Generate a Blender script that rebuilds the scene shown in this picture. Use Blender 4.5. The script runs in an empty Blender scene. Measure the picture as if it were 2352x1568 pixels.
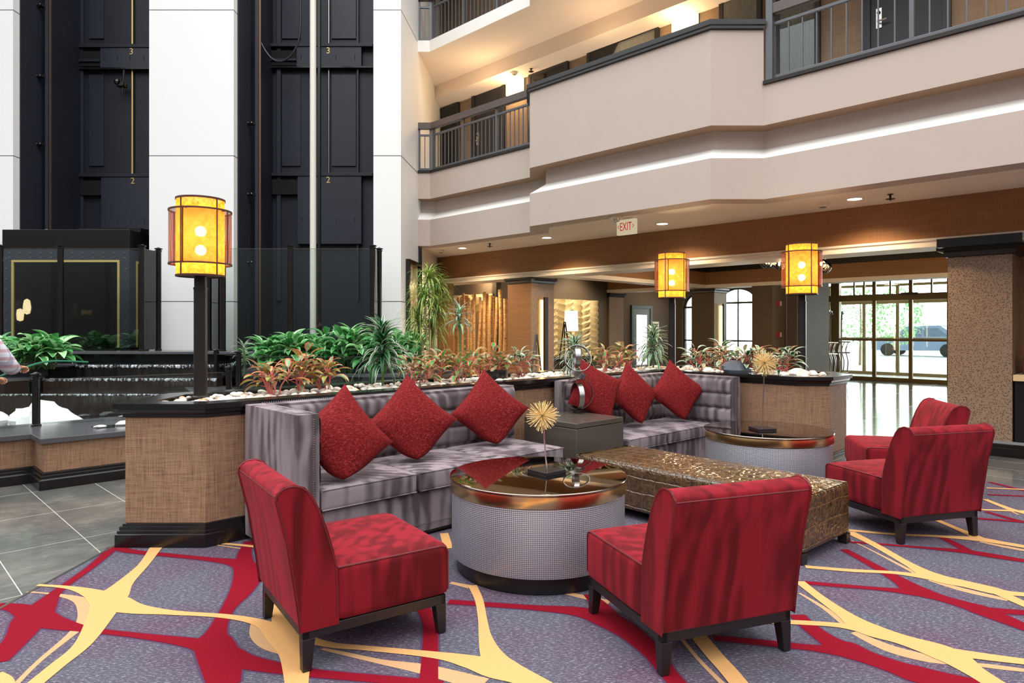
import bpy, math, random
from mathutils import Vector, Matrix
R=random.Random(7)
S2=math.sqrt(2.0)
scn=bpy.context.scene
# ---------------------------------------------------------------- camera
H=1.45; F=1530.0; HY=755.0
cd=bpy.data.cameras.new('camera'); cam=bpy.data.objects.new('camera',cd)
scn.collection.objects.link(cam); scn.camera=cam
cam.location=(0,0,H); cam.rotation_euler=(math.pi/2,0,0)
cd.sensor_width=36; cd.lens=36*F/2352.0; cd.shift_y=-(784-HY)/2352.0
cd.clip_start=.05; cd.clip_end=300
# ---------------------------------------------------------------- world and exposure
scn.view_settings.view_transform='Standard'; scn.view_settings.look='None'
scn.view_settings.gamma=1; scn.view_settings.use_curve_mapping=False
scn.view_settings.exposure=0.55
wd=bpy.data.worlds.new('daylight'); scn.world=wd; wd.use_nodes=True
nt=wd.node_tree; nt.nodes.clear()
out=nt.nodes.new('ShaderNodeOutputWorld'); bg=nt.nodes.new('ShaderNodeBackground')
tc=nt.nodes.new('ShaderNodeTexCoord'); sp=nt.nodes.new('ShaderNodeSeparateXYZ')
rp=nt.nodes.new('ShaderNodeValToRGB'); rp.color_ramp.interpolation='EASE'
nt.links.new(tc.outputs['Generated'],sp.inputs[0]); nt.links.new(sp.outputs['Z'],rp.inputs[0])
e=rp.color_ramp.elements
e[0].position=0.0; e[0].color=(.06,.058,.055,1)
e[1].position=1.0; e[1].color=(2.3,2.35,2.4,1)
x=e.new(.18); x.color=(.16,.16,.16,1)
x=e.new(.42); x.color=(1.35,1.37,1.4,1)
# daylight outside the entrance side (direction +u) is much brighter than the atrium side
dt=nt.nodes.new('ShaderNodeVectorMath'); dt.operation='DOT_PRODUCT'; dt.inputs[1].default_value=(.62,.78,.1)
mr=nt.nodes.new('ShaderNodeMapRange'); mr.inputs[1].default_value=.72; mr.inputs[2].default_value=.9
nt.links.new(tc.outputs['Generated'],dt.inputs[0]); nt.links.new(dt.outputs['Value'],mr.inputs[0])
mx=nt.nodes.new('ShaderNodeMixRGB'); mx.inputs[2].default_value=(9,9.4,9.6,1)
nt.links.new(mr.outputs[0],mx.inputs[0]); nt.links.new(rp.outputs[0],mx.inputs[1])
nt.links.new(mx.outputs[0],bg.inputs[0]); nt.links.new(bg.outputs[0],out.inputs[0])
bg.inputs[1].default_value=1.0

def lamp(name,kind,loc,power,color=(1,.72,.42),size=.1,rot=(0,0,0),spot=None,parent=None):
    l=bpy.data.lights.new(name,kind); l.energy=power; l.color=color
    if kind=='AREA': l.size=size
    elif kind!='SUN': l.shadow_soft_size=size
    if spot: l.spot_size=spot; l.spot_blend=.6
    o=bpy.data.objects.new(name,l); scn.collection.objects.link(o); o.location=loc; o.rotation_euler=rot
    if parent is not None: o.parent=parent
    return o
# skylight over the atrium
lamp('skylight','AREA',(0.5,4.5,12.5),650,(1,.99,.97),9)

# ---------------------------------------------------------------- coordinates
def U(u,w,z=0.0): return Vector(((u-w)/S2,(u+w)/S2,z))          # building axes run at 45 degrees
def fl(px,py,h=0.0):
    Y=F*(H-h)/(py-HY); return Vector(((px-1176)/F*Y,Y,h))
def uw(p): return ((p[0]+p[1])/S2,(p[1]-p[0])/S2)
def wpx(u,px):                                                    # w where the ray through column px meets plane u
    r=(px-1176)/F; return u*(1-r)/(1+r)

# ---------------------------------------------------------------- mesh builder
class MB:
    def __init__(s): s.v=[]; s.f=[]; s.m=[]
    def add(s,vs,fs,m=0):
        b=len(s.v); s.v+= [Vector(p) for p in vs]; s.f+=[[b+i for i in f] for f in fs]; s.m+=[m]*len(fs); return s
    def box(s,x0,x1,y0,y1,z0,z1,m=0,M=None):
        vs=[Vector((x,y,z)) for z in (z0,z1) for y in (y0,y1) for x in (x0,x1)]
        if M: vs=[M@p for p in vs]
        return s.add(vs,[(0,2,3,1),(4,5,7,6),(0,1,5,4),(1,3,7,5),(3,2,6,7),(2,0,4,6)],m)
    def ub(s,u0,u1,w0,w1,z0,z1,m=0):                              # box in building axes
        return s.add([U(u,w,z) for z in (z0,z1) for w in (w0,w1) for u in (u0,u1)],
            [(0,2,3,1),(4,5,7,6),(0,1,5,4),(1,3,7,5),(3,2,6,7),(2,0,4,6)],m)
    def prism(s,pts,z0,z1,m=0):
        n=len(pts); a=sum(pts[i][0]*pts[(i+1)%n][1]-pts[(i+1)%n][0]*pts[i][1] for i in range(n))
        if a<0: pts=pts[::-1]
        return s.add([(p[0],p[1],z0) for p in pts]+[(p[0],p[1],z1) for p in pts],
            [list(range(n))[::-1],[n+i for i in range(n)]]+[(i,(i+1)%n,n+(i+1)%n,n+i) for i in range(n)],m)
    def quad(s,a,b,c,d,m=0): return s.add([a,b,c,d],[(0,1,2,3)],m)
    def tube(s,pts,r,n=8,m=0,closed=False,caps=True):
        pts=[Vector(p) for p in pts]; k=len(pts); rr=r if isinstance(r,(list,tuple)) else [r]*k
        vs=[]; up=Vector((0,0,1)); prev=None
        for i,p in enumerate(pts):
            if closed: t=pts[(i+1)%k]-pts[i-1]
            else: t=pts[min(i+1,k-1)]-pts[max(i-1,0)]
            t.normalize()
            if prev is None:
                a=t.cross(up) if abs(t.z)<.95 else t.cross(Vector((1,0,0)))
            else: a=prev-t*prev.dot(t)
            a.normalize(); prev=a; b=t.cross(a)
            for j in range(n):
                q=2*math.pi*j/n; vs.append(p+(a*math.cos(q)+b*math.sin(q))*rr[i])
        fs=[]; kk=k if closed else k-1
        for i in range(kk):
            for j in range(n):
                i2=(i+1)%k; fs.append((i*n+j,i*n+(j+1)%n,i2*n+(j+1)%n,i2*n+j))
        if caps and not closed: fs+= [list(range(n))[::-1],[(k-1)*n+j for j in range(n)]]
        return s.add(vs,fs,m)
    def lathe(s,prof,n=32,c=(0,0,0),m=0,caps=True):
        vs=[(c[0]+r*math.cos(2*math.pi*j/n),c[1]+r*math.sin(2*math.pi*j/n),c[2]+z) for r,z in prof for j in range(n)]
        k=len(prof); fs=[(i*n+j,i*n+(j+1)%n,(i+1)*n+(j+1)%n,(i+1)*n+j) for i in range(k-1) for j in range(n)]
        if caps: fs+=[list(range(n))[::-1],[(k-1)*n+j for j in range(n)]]
        return s.add(vs,fs,m)
    def sphere(s,c,r,n=12,m=0,sc=(1,1,1)):
        k=max(4,n//2); prof=[(max(1e-4,math.sin(math.pi*i/k)),-math.cos(math.pi*i/k)) for i in range(k+1)]
        vs=[(c[0]+r*sc[0]*a*math.cos(2*math.pi*j/n),c[1]+r*sc[1]*a*math.sin(2*math.pi*j/n),c[2]+r*sc[2]*z) for a,z in prof for j in range(n)]
        return s.add(vs,[(i*n+j,i*n+(j+1)%n,(i+1)*n+(j+1)%n,(i+1)*n+j) for i in range(k) for j in range(n)],m)
    def sweep(s,path,prof,closed=True,m=0):                       # path [(x,y)], prof [(outward offset to the right of travel,z)]
        rings=[[(*offp(path,i,o,closed),z) for i in range(len(path))] for o,z in prof]
        n=len(path); vs=[p for r in rings for p in r]; fs=[]
        for k in range(len(prof)-1):
            for i in range(n if closed else n-1):
                j=(i+1)%n; fs.append((k*n+i,k*n+j,(k+1)*n+j,(k+1)*n+i))
        return s.add(vs,fs,m)
    def rbox(s,c,h,r,n=8,bulge=0,m=0,M=None,side=0):              # rounded box; c centre, h half sizes
        for ax in range(3):
            for sg in (-1,1):
                vs=[]; a1,a2=(ax+1)%3,(ax+2)%3
                for i in range(n+1):
                    for j in range(n+1):
                        p=[0,0,0]; p[ax]=sg
                        ti,tj=-1+2*i/n,-1+2*j/n
                        ti=math.copysign(abs(ti)**.8,ti); tj=math.copysign(abs(tj)**.8,tj)
                        p[a1]=ti; p[a2]=tj
                        q=Vector((p[0]*h[0],p[1]*h[1],p[2]*h[2]))
                        inn=Vector([max(-(h[k]-r),min(h[k]-r,q[k])) for k in range(3)])
                        d=q-inn
                        if d.length>1e-9: d.normalize()
                        q2=inn+d*r
                        f=(1-p[0]**2)*(1-p[1]**2)
                        if sg>0 and ax==2: q2.z+=bulge*f
                        elif ax!=2 and side: q2[ax]+=sg*side*(1-p[a1]**2)*(1-p[a2]**2)
                        q2+=Vector(c)
                        vs.append(M@q2 if M else q2)
                fs=[]
                for i in range(n):
                    for j in range(n):
                        f4=(i*(n+1)+j,(i+1)*(n+1)+j,(i+1)*(n+1)+j+1,i*(n+1)+j+1)
                        fs.append(f4 if sg>0 else f4[::-1])
                s.add(vs,fs,m)
        return s
    def build(s,name,mat,parent=None,smooth=True,bevel=0,world=False,seg=2,weld=False,ang=.7):
        me=bpy.data.meshes.new(name); vs=s.v
        if world and parent is not None:
            inv=(Matrix.Translation(parent.location)@parent.rotation_euler.to_matrix().to_4x4()).inverted()
            vs=[inv@p for p in vs]
        me.from_pydata([tuple(p) for p in vs],[],s.f)
        mats=mat if isinstance(mat,(list,tuple)) else [mat]
        for x in mats: me.materials.append(x)
        if len(mats)>1: me.polygons.foreach_set('material_index',s.m)
        if weld:
            import bmesh
            bm=bmesh.new(); bm.from_mesh(me); bmesh.ops.remove_doubles(bm,verts=bm.verts,dist=1e-4); bm.to_mesh(me); bm.free()
        if smooth:
            me.polygons.foreach_set('use_smooth',[True]*len(me.polygons)); me.set_sharp_from_angle(angle=ang)
        me.update()
        o=bpy.data.objects.new(name,me); scn.collection.objects.link(o)
        if parent is not None: o.parent=parent
        if bevel:
            b=o.modifiers.new('b','BEVEL'); b.width=bevel; b.segments=seg; b.limit_method='ANGLE'; b.angle_limit=.6
        return o
def offp(path,i,o,closed=True):
    n=len(path); p=Vector(path[i][:2])
    a=Vector(path[i-1][:2]) if (closed or i>0) else None
    b=Vector(path[(i+1)%n][:2]) if (closed or i<n-1) else None
    def nrm(d): d=d.normalized(); return Vector((d.y,-d.x))
    if a is None: return tuple(p+nrm(b-p)*o)
    if b is None: return tuple(p+nrm(p-a)*o)
    n1,n2=nrm(p-a),nrm(b-p); m=(n1+n2); m.normalize(); k=max(.3,m.dot(n1))
    return tuple(p+m*(o/k))
def tag(o,label=None,cat=None,group=None,kind=None):
    if label: o['label']=label
    if cat: o['category']=cat
    if group: o['group']=group
    if kind: o['kind']=kind
    return o
def thing(name,label,cat,loc=(0,0,0),rot=0,group=None):
    o=bpy.data.objects.new(name,None); scn.collection.objects.link(o); o.empty_display_size=.1
    o.location=loc; o.rotation_euler=(0,0,rot); return tag(o,label,cat,group)
def kids(o): return [c for c in scn.collection.objects if c.parent==o]
def dup(root,loc,rot=0,label=None,group=None,scale=None):
    def cp(o,par):
        c=o.copy(); scn.collection.objects.link(c); c.parent=par
        for ch in KD.get(o.name,[]): cp(ch,c)
        return c
    KD={}
    for c in scn.collection.objects:
        if c.parent: KD.setdefault(c.parent.name,[]).append(c)
    r=cp(root,None); r.location=loc; r.rotation_euler=(0,0,rot)
    if scale: r.scale=(scale,)*3
    return tag(r,label,None,group)
def cr(pts,n=8,closed=False):                                     # Catmull-Rom through points of any dimension
    P=[tuple(p) for p in pts]; k=len(P); out=[]
    seg=k if closed else k-1
    for i in range(seg):
        if closed: a,b,c,d=P[i-1],P[i],P[(i+1)%k],P[(i+2)%k]
        else: a,b,c,d=P[max(i-1,0)],P[i],P[i+1],P[min(i+2,k-1)]
        for j in range(n):
            t=j/n; out.append(tuple(.5*((2*b[q])+(-a[q]+c[q])*t+(2*a[q]-5*b[q]+4*c[q]-d[q])*t*t+(-a[q]+3*b[q]-3*c[q]+d[q])*t**3) for q in range(len(b))))
    if not closed: out.append(P[-1])
    return out
def rotz(a): return Matrix.Rotation(a,4,'Z')

# ---------------------------------------------------------------- materials
def lin(r,g,b):
    f=lambda c:(c/255/12.92) if c/255<=.04045 else ((c/255+.055)/1.055)**2.4
    return (f(r),f(g),f(b),1)
class NT:
    def __init__(s,name):
        s.mat=bpy.data.materials.new(name); s.mat.use_nodes=True; s.t=s.mat.node_tree
        s.b=s.t.nodes['Principled BSDF']; s.o=s.t.nodes['Material Output']
        s.co=s.n('ShaderNodeTexCoord'); s.obj=s.co.outputs['Object']
    def n(s,k): return s.t.nodes.new(k)
    def l(s,a,b): s.t.links.new(a,b)
    def pos(s): return s.n('ShaderNodeNewGeometry').outputs['Position']
    def mapv(s,src,scale=(1,1,1),rot=(0,0,0),loc=(0,0,0)):
        m=s.n('ShaderNodeMapping'); s.l(src,m.inputs[0]); m.inputs['Scale'].default_value=scale; m.inputs['Rotation'].default_value=rot; m.inputs['Location'].default_value=loc; return m.outputs[0]
    def noise(s,src,scale=5,detail=4,rough=.6,dist=0):
        m=s.n('ShaderNodeTexNoise'); s.l(src,m.inputs['Vector']); m.inputs['Scale'].default_value=scale; m.inputs['Detail'].default_value=detail; m.inputs['Roughness'].default_value=rough; m.inputs['Distortion'].default_value=dist; return m.outputs['Fac']
    def voro(s,src,scale=5,feat='F1'):
        m=s.n('ShaderNodeTexVoronoi'); m.feature=feat; s.l(src,m.inputs['Vector']); m.inputs['Scale'].default_value=scale; return m.outputs['Distance']
    def ramp(s,src,stops):
        m=s.n('ShaderNodeValToRGB'); s.l(src,m.inputs[0]); e=m.color_ramp.elements
        e[0].position,e[0].color=stops[0]; e[1].position,e[1].color=stops[-1]
        for p,c in stops[1:-1]: x=e.new(p); x.color=c
        return m.outputs[0]
    def math(s,op,a,b=None,c=None):
        m=s.n('ShaderNodeMath'); m.operation=op
        for i,x in enumerate((a,b,c)):
            if x is None: continue
            if isinstance(x,(int,float)): m.inputs[i].default_value=x
            else: s.l(x,m.inputs[i])
        return m.outputs[0]
    def mix(s,f,a,b,op='MIX'):
        m=s.n('ShaderNodeMixRGB'); m.blend_type=op
        for i,x in enumerate((f,a,b)):
            if isinstance(x,(int,float)): m.inputs[i].default_value=x
            elif isinstance(x,tuple): m.inputs[i].default_value=x
            else: s.l(x,m.inputs[i])
        return m.outputs[0]
    def bump(s,h,strength=.3,dist=.01):
        m=s.n('ShaderNodeBump'); s.l(h,m.inputs['Height']); m.inputs['Strength'].default_value=strength; m.inputs['Distance'].default_value=dist; s.l(m.outputs[0],s.b.inputs['Normal'])
    def xyz(s,src):
        m=s.n('ShaderNodeSeparateXYZ'); s.l(src,m.inputs[0]); return m.outputs
    def set(s,col=None,rough=.5,metal=0,spec=None,**k):
        if col is not None:
            if isinstance(col,tuple): s.b.inputs['Base Color'].default_value=col
            else: s.l(col,s.b.inputs['Base Color'])
        if isinstance(rough,(int,float)): s.b.inputs['Roughness'].default_value=rough
        else: s.l(rough,s.b.inputs['Roughness'])
        s.b.inputs['Metallic'].default_value=metal
        if spec is not None: s.b.inputs['Specular IOR Level'].default_value=spec
        for a,v in k.items(): s.b.inputs[a.replace('_',' ')].default_value=v
        return s.mat
def simple(name,col,rough=.5,metal=0,spec=None,var=.08,scale=6,bump=0,**k):
    n=NT(name); f=n.noise(n.obj,scale,4)
    c=n.mix(n.math('MULTIPLY',f,var*2),col,tuple(x*.45 for x in col[:3])+(1,))
    if bump: n.bump(n.noise(n.obj,180,2),bump,.002)
    return n.set(c,rough,metal,spec,**k)
def emis(name,col,st):
    n=NT(name); n.b.inputs['Base Color'].default_value=(0,0,0,1); n.b.inputs['Emission Color'].default_value=col; n.b.inputs['Emission Strength'].default_value=st; return n.mat
def weave(name,c1,c2,su=90,sv=90,bump=.25,rough=.75,world=False,contrast=(.35,.65)):
    n=NT(name); s=n.pos() if world else n.obj
    a=n.noise(n.mapv(s,(su,su,su*.035)),1,3,.7); b=n.noise(n.mapv(s,(sv*.05,sv*.05,sv*1.4)),1,3,.7)
    f=n.math('MULTIPLY',n.math('ADD',a,b),.5)
    c=n.ramp(f,[(contrast[0],c1),(contrast[1],c2)])
    big=n.noise(s,2.2,2); c=n.mix(n.math('MULTIPLY',big,.25),c,(c1[0]*.8,c1[1]*.8,c1[2]*.8,1))
    n.bump(f,bump,.004); return n.set(c,rough)
def velvet(name,dark,light,scale=7,str_=(1,1,.14),sheen=.35,lo=.44,hi=.56,tint=None,stripe=62.0):
    n=NT(name)
    warp=n.noise(n.obj,2.5,2)
    v=n.mapv(n.obj,str_); f1=n.noise(v,scale,1.5,.4,.3); f2=n.noise(n.mapv(n.obj,(1,1,.45)),4,2,.55,.8)
    f=n.math('ADD',n.math('MULTIPLY',f1,.55),n.math('MULTIPLY',f2,.45))
    xs=n.xyz(n.obj); wn=n.noise(n.mapv(n.obj,(1,1,.5)),3.5,2,.5); ph=n.math('ADD',n.math('MULTIPLY',n.math('ADD',xs[0],xs[1]),stripe),n.math('MULTIPLY',wn,9.0))
    sn=n.math('SINE',ph); msk=n.ramp(n.noise(n.mapv(n.obj,(1,1,.8),(0,0,0),(3,1,2)),3,1),[(.40,(0,0,0,1)),(.52,(1,1,1,1))])
    f=n.math('ADD',f,n.math('MULTIPLY',n.math('MULTIPLY',n.math('MULTIPLY',sn,3.0),msk),.022))
    c=n.ramp(f,[(lo,dark),(hi,light)])
    g=n.noise(n.obj,420,1); c=n.mix(n.math('MULTIPLY',g,.22),c,dark)
    n.bump(n.noise(n.obj,320,2),.12,.001)
    n.b.inputs['Sheen Weight'].default_value=sheen; n.b.inputs['Sheen Roughness'].default_value=.45
    n.b.inputs['Sheen Tint'].default_value=tint or light
    return n.set(c,.85,spec=.2)

M={}
M['white_wall']=simple('white_plaster',lin(236,236,234),.6,var=.03,scale=1.2,bump=.1)
M['stucco']=simple('grey_beige_stucco',lin(194,178,167),.8,var=.07,scale=2.5,bump=.35)
M['ledge_white']=simple('cream_white_paint',lin(240,238,232),.5,var=.02)
M['ceiling']=simple('cream_ceiling_paint',lin(238,224,208),.8,var=.03)
M['molding']=simple('cream_molding_paint',lin(226,214,200),.45,var=.03)
M['black_trim']=simple('black_lacquered_wood',lin(22,20,20),.22,spec=.6,var=.3,scale=20)
M['dark_bronze']=simple('dark_bronze_metal',lin(44,38,35),.35,.3,var=.2)
M['dark_ceiling']=simple('dark_painted_ceiling',lin(26,20,16),.6)
M['fascia']=weave('brown_wallcovering',lin(126,86,50),lin(160,114,74),120,20,.15,.6,True,(.3,.7))
M['taupe']=weave('taupe_grey_wallcovering',lin(74,62,50),lin(96,82,68),110,30,.15,.7,True,(.3,.7))
M['corridor']=weave('corridor_wallcovering',lin(112,94,76),lin(148,128,108),130,60,.15,.7,True,(.3,.7))
M['planter']=weave('woven_brown_panel',lin(104,73,52),lin(178,140,110),150,150,.3,.6,True,(.36,.64))
M['navy']=simple('navy_black_shaft_paint',lin(36,40,50),.5,var=.25,scale=2)
M['navy2']=simple('navy_black_steel_panel',lin(50,54,66),.42,var=.3,scale=3)
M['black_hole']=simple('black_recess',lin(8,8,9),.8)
M['steel_rail']=simple('brushed_steel',lin(150,146,140),.3,.9,var=.2,scale=30)
M['copper']=simple('copper_rail',lin(140,80,40),.35,.8,var=.2)
M['cream_pipe']=simple('cream_painted_pipe',lin(232,226,214),.4,var=.1)
M['rail_grey']=simple('grey_painted_railing',lin(98,100,104),.4,.3,var=.1)
M['rail_cap']=simple('taupe_handrail_board',lin(92,80,78),.45,var=.15)
M['door_dark']=simple('dark_navy_door',lin(30,32,40),.4,var=.2)
M['brass']=simple('brushed_brass',(.95,.70,.34,1),.24,1,var=.1,scale=40)
M['brass_frame']=simple('olive_bronze_aluminium',lin(124,104,62),.4,.3,var=.1)
M['gold_frame']=simple('pale_gold_paint',lin(238,206,128),.35,.5,var=.1)
M['chrome']=simple('brushed_nickel',(.62,.6,.58,1),.22,1,var=.15,scale=60)
M['wood_leg']=simple('espresso_wood',lin(36,30,30),.35,spec=.5,var=.3,scale=25)
M['red']=velvet('red_velvet',lin(84,7,14),lin(130,19,32),15,(1,1,.09),.45,.42,.58,lin(214,80,96))
M['red_pipe']=simple('dark_red_piping',lin(100,12,22),.6)
M['sofa']=velvet('mauve_grey_velvet',lin(80,70,72),lin(142,130,134),8,(1,1,.16),.3,.42,.58)
M['cube']=simple('taupe_lacquer',lin(82,74,66),.22,spec=.6,var=.1,scale=2)
n=NT('red_chenille'); v=n.mapv(n.obj,(1,1,1),(0,0,.9)); f=n.noise(n.mapv(v,(380,40,90)),1,3,.8)
c=n.ramp(f,[(.36,lin(78,10,13)),(.54,lin(118,22,26)),(.74,lin(164,72,68))]); n.bump(f,.5,.003); M['pillow']=n.set(c,.85,spec=.15)
# carpet
n=NT('purple_grey_carpet'); p=n.pos(); sp1=n.noise(n.mapv(p,(45,150,1),(0,0,.35)),1,2,.8); big=n.noise(p,2.3,2,.5)
c=n.ramp(big,[(.35,lin(80,64,80)),(.62,lin(76,77,87))]); c=n.mix(n.ramp(sp1,[(.52,(0,0,0,1)),(.72,(.85,.85,.85,1))]),c,lin(156,146,158))
n.bump(sp1,.2,.002); M['carpet']=n.set(c,.95,spec=.1)
def cpile(name,a,b):
    n=NT(name); p=n.pos(); f=n.noise(n.mapv(p,(160,160,1)),1,3,.8); n.bump(f,.2,.002); return n.set(n.ramp(f,[(.3,a),(.7,b)]),.95,spec=.1)
M['c_red']=cpile('crimson_carpet',lin(106,7,24),lin(134,14,34)); M['c_yel']=cpile('golden_carpet',lin(194,142,86),lin(214,166,110))
M['c_tan']=cpile('tan_carpet',lin(170,130,92),lin(196,156,116)); M['c_dark']=cpile('plum_carpet',lin(70,48,72),lin(90,66,90))
# slate tile
n=NT('slate_floor_tile'); p=n.mapv(n.pos(),(1,1,1),(0,0,-math.pi/4),(0,0,0)); xs=n.xyz(p)
def grid(n,x,size,off,wid):
    t=n.math('FRACT',n.math('DIVIDE',n.math('SUBTRACT',x,off),size)); a=n.math('LESS_THAN',t,wid/size); return a
gu=grid(n,xs[0],.49,.68,.006); gw=grid(n,xs[1],.92,5.39,.006); g=n.math('MAXIMUM',gu,gw)
wv=n.noise(n.mapv(n.pos(),(1,1,1)),1.6,5,.6,1.2); fine=n.noise(n.mapv(p,(3,14,1)),2,5,.7,1)
c=n.ramp(n.math('ADD',n.math('MULTIPLY',wv,.6),n.math('MULTIPLY',fine,.4)),[(.35,lin(74,78,78)),(.5,lin(98,98,94)),(.65,lin(128,124,116))])
c=n.mix(g,c,lin(176,172,164)); rr=n.math('ADD',.1,n.math('MULTIPLY',g,.4)); n.bump(n.math('SUBTRACT',1.0,g),.2,.002)
M['tile']=n.set(c,rr,spec=.6)
# glass
def glassm(name,tint,refl=1.0,base=.04):
    n=NT(name); t=n.t; tr=n.n('ShaderNodeBsdfTransparent'); tr.inputs[0].default_value=tint
    gl=n.n('ShaderNodeBsdfGlossy'); gl.inputs[1].default_value=.01; gl.inputs[0].default_value=(.95,.97,1,1)
    fr=n.n('ShaderNodeFresnel'); fr.inputs[0].default_value=1.5; mxx=n.n('ShaderNodeMixShader')
    n.l(n.math('MULTIPLY',fr.outputs[0],refl),mxx.inputs[0]); n.l(tr.outputs[0],mxx.inputs[1]); n.l(gl.outputs[0],mxx.inputs[2]); n.l(mxx.outputs[0],n.o.inputs[0]); return n.mat
M['glass']=glassm('clear_glass',(.90,.94,.92,1),1.1)
M['glass_dark']=glassm('smoked_cab_glass',(.16,.15,.14,1),1.0)
M['bulb_glass']=glassm('bulb_glass',(.97,.93,.85,1),1.2)
M['table_glass']=NT('bronze_mirror_glass').set((.46,.39,.33,1),.03,1)
# stone
M['stone']=simple('black_granite',lin(20,21,23),.12,spec=.6,var=.4,scale=12)
M['ledge']=simple('charcoal_stone_ledge',lin(84,84,88),.22,spec=.6,var=.15,scale=5)
n=NT('dark_water'); f=n.noise(n.mapv(n.obj,(1,5,1)),14,3,.6,.5); n.bump(f,.35,.02); M['water']=n.set(lin(14,16,18),.04,spec=1.0)
n=NT('falling_water'); f=n.noise(n.mapv(n.pos(),(30,30,7)),1,3,.8); M['foam']=n.set(n.ramp(f,[(.46,lin(30,31,33)),(.62,lin(225,230,236))]),.3)
n=NT('wet_black_wall'); f=n.noise(n.mapv(n.pos(),(9,9,1.1)),1,4,.7,.4); n.bump(f,.6,.02); M['wet']=n.set(n.ramp(f,[(.4,lin(16,15,15)),(.75,lin(48,44,40))]),.12,spec=.8)
M['pebble']=simple('cream_river_pebble',lin(238,228,212),.45,var=.35,scale=14)
M['pebble2']=simple('tan_river_pebble',lin(206,168,132),.45,var=.35,scale=14)
M['rock_white']=simple('white_quartz_rock',lin(244,244,244),.4,var=.1,scale=8,bump=.4)
M['slate_rock']=simple('blue_grey_slate_rock',lin(70,76,88),.6,var=.5,scale=6,bump=.5)
M['soil']=simple('dark_potting_soil',lin(40,32,26),.95,var=.5,scale=30)
# leaves
def leafm(name,a,b,scale=25,trans=.25):
    n=NT(name); f=n.noise(n.obj,scale,3); c=n.ramp(f,[(.35,a),(.65,b)]); n.set(c,.38,spec=.5)
    ts=n.n('ShaderNodeBsdfTranslucent'); n.l(c,ts.inputs[0]); m=n.n('ShaderNodeMixShader'); m.inputs[0].default_value=trans
    n.l(n.b.outputs[0],m.inputs[1]); n.l(ts.outputs[0],m.inputs[2]); n.l(m.outputs[0],n.o.inputs[0]); return n.mat
M['lf_green']=leafm('leaf_green',lin(52,122,60),lin(92,170,92)); M['lf_pale']=leafm('leaf_pale_green',lin(150,206,140),lin(196,232,180))
M['lf_dark']=leafm('leaf_dark_green',lin(18,54,34),lin(38,84,50)); M['lf_white']=leafm('leaf_white_edge',lin(196,212,186),lin(232,238,220))
M['lf_pink']=leafm('leaf_pink_edge',lin(206,82,72),lin(226,130,96)); M['lf_grey']=leafm('leaf_silver_green',lin(92,134,96),lin(162,186,140))
M['lf_orange']=leafm('leaf_orange_edge',lin(196,106,62),lin(226,158,98)); M['lf_lime']=leafm('leaf_yellow_green',lin(110,140,50),lin(180,190,96))
M['stem_pink']=simple('pink_stem',lin(232,128,118),.5); M['stem_green']=simple('green_stem',lin(90,120,60),.6); M['stem_tan']=simple('tan_cane',lin(178,150,110),.7)
# lamp shade
n=NT('amber_mica'); f=n.noise(n.obj,26,5,.7,.6); c=n.ramp(f,[(.3,lin(226,124,30)),(.52,lin(255,170,60)),(.7,lin(255,196,96))])
ts=n.n('ShaderNodeBsdfTranslucent'); n.l(c,ts.inputs[0]); df=n.n('ShaderNodeBsdfDiffuse'); n.l(c,df.inputs[0]); m1=n.n('ShaderNodeMixShader'); m1.inputs[0].default_value=.8
n.l(df.outputs[0],m1.inputs[1]); n.l(ts.outputs[0],m1.inputs[2])
em=n.n('ShaderNodeEmission'); n.l(c,em.inputs[0]); em.inputs[1].default_value=.16; ad=n.n('ShaderNodeAddShader'); n.l(m1.outputs[0],ad.inputs[0]); n.l(em.outputs[0],ad.inputs[1])
tp=n.n('ShaderNodeBsdfTransparent'); tp.inputs[0].default_value=(1,.8,.45,1); m3=n.n('ShaderNodeMixShader'); m3.inputs[0].default_value=.16; n.l(ad.outputs[0],m3.inputs[1]); n.l(tp.outputs[0],m3.inputs[2]); n.l(m3.outputs[0],n.o.inputs[0]); M['mica']=n.mat
n=NT('perforated_copper_mesh'); p=n.obj; xs=n.xyz(p)
an=n.math('ARCTAN2',xs[1],xs[0]); a1=n.math('SINE',n.math('MULTIPLY',an,150.0)); a2=n.math('SINE',n.math('MULTIPLY',xs[2],760.0)); h=n.math('GREATER_THAN',n.math('MULTIPLY',a1,a2),.12)
tr=n.n('ShaderNodeBsdfTransparent'); m1=n.n('ShaderNodeMixShader'); n.l(h,m1.inputs[0]); n.set(lin(126,68,30),.5); n.l(n.b.outputs[0],m1.inputs[1]); n.l(tr.outputs[0],m1.inputs[2]); n.l(m1.outputs[0],n.o.inputs[0]); M['mesh']=n.mat
M['shade_ring']=simple('dark_brown_shade_trim',lin(78,42,26),.5)
M['bulb']=emis('lit_bulb',(1,.86,.55,1),40); M['filament']=emis('filament',(1,.62,.25,1),60)
M['downlight']=emis('downlight_lens',(1,.9,.75,1),7); M['sconce_glow']=emis('sconce_diffuser',(1,.80,.42,1),3.2)
M['lampshade']=emis('lit_linen_shade',(1,.82,.55,1),1.6)
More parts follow.
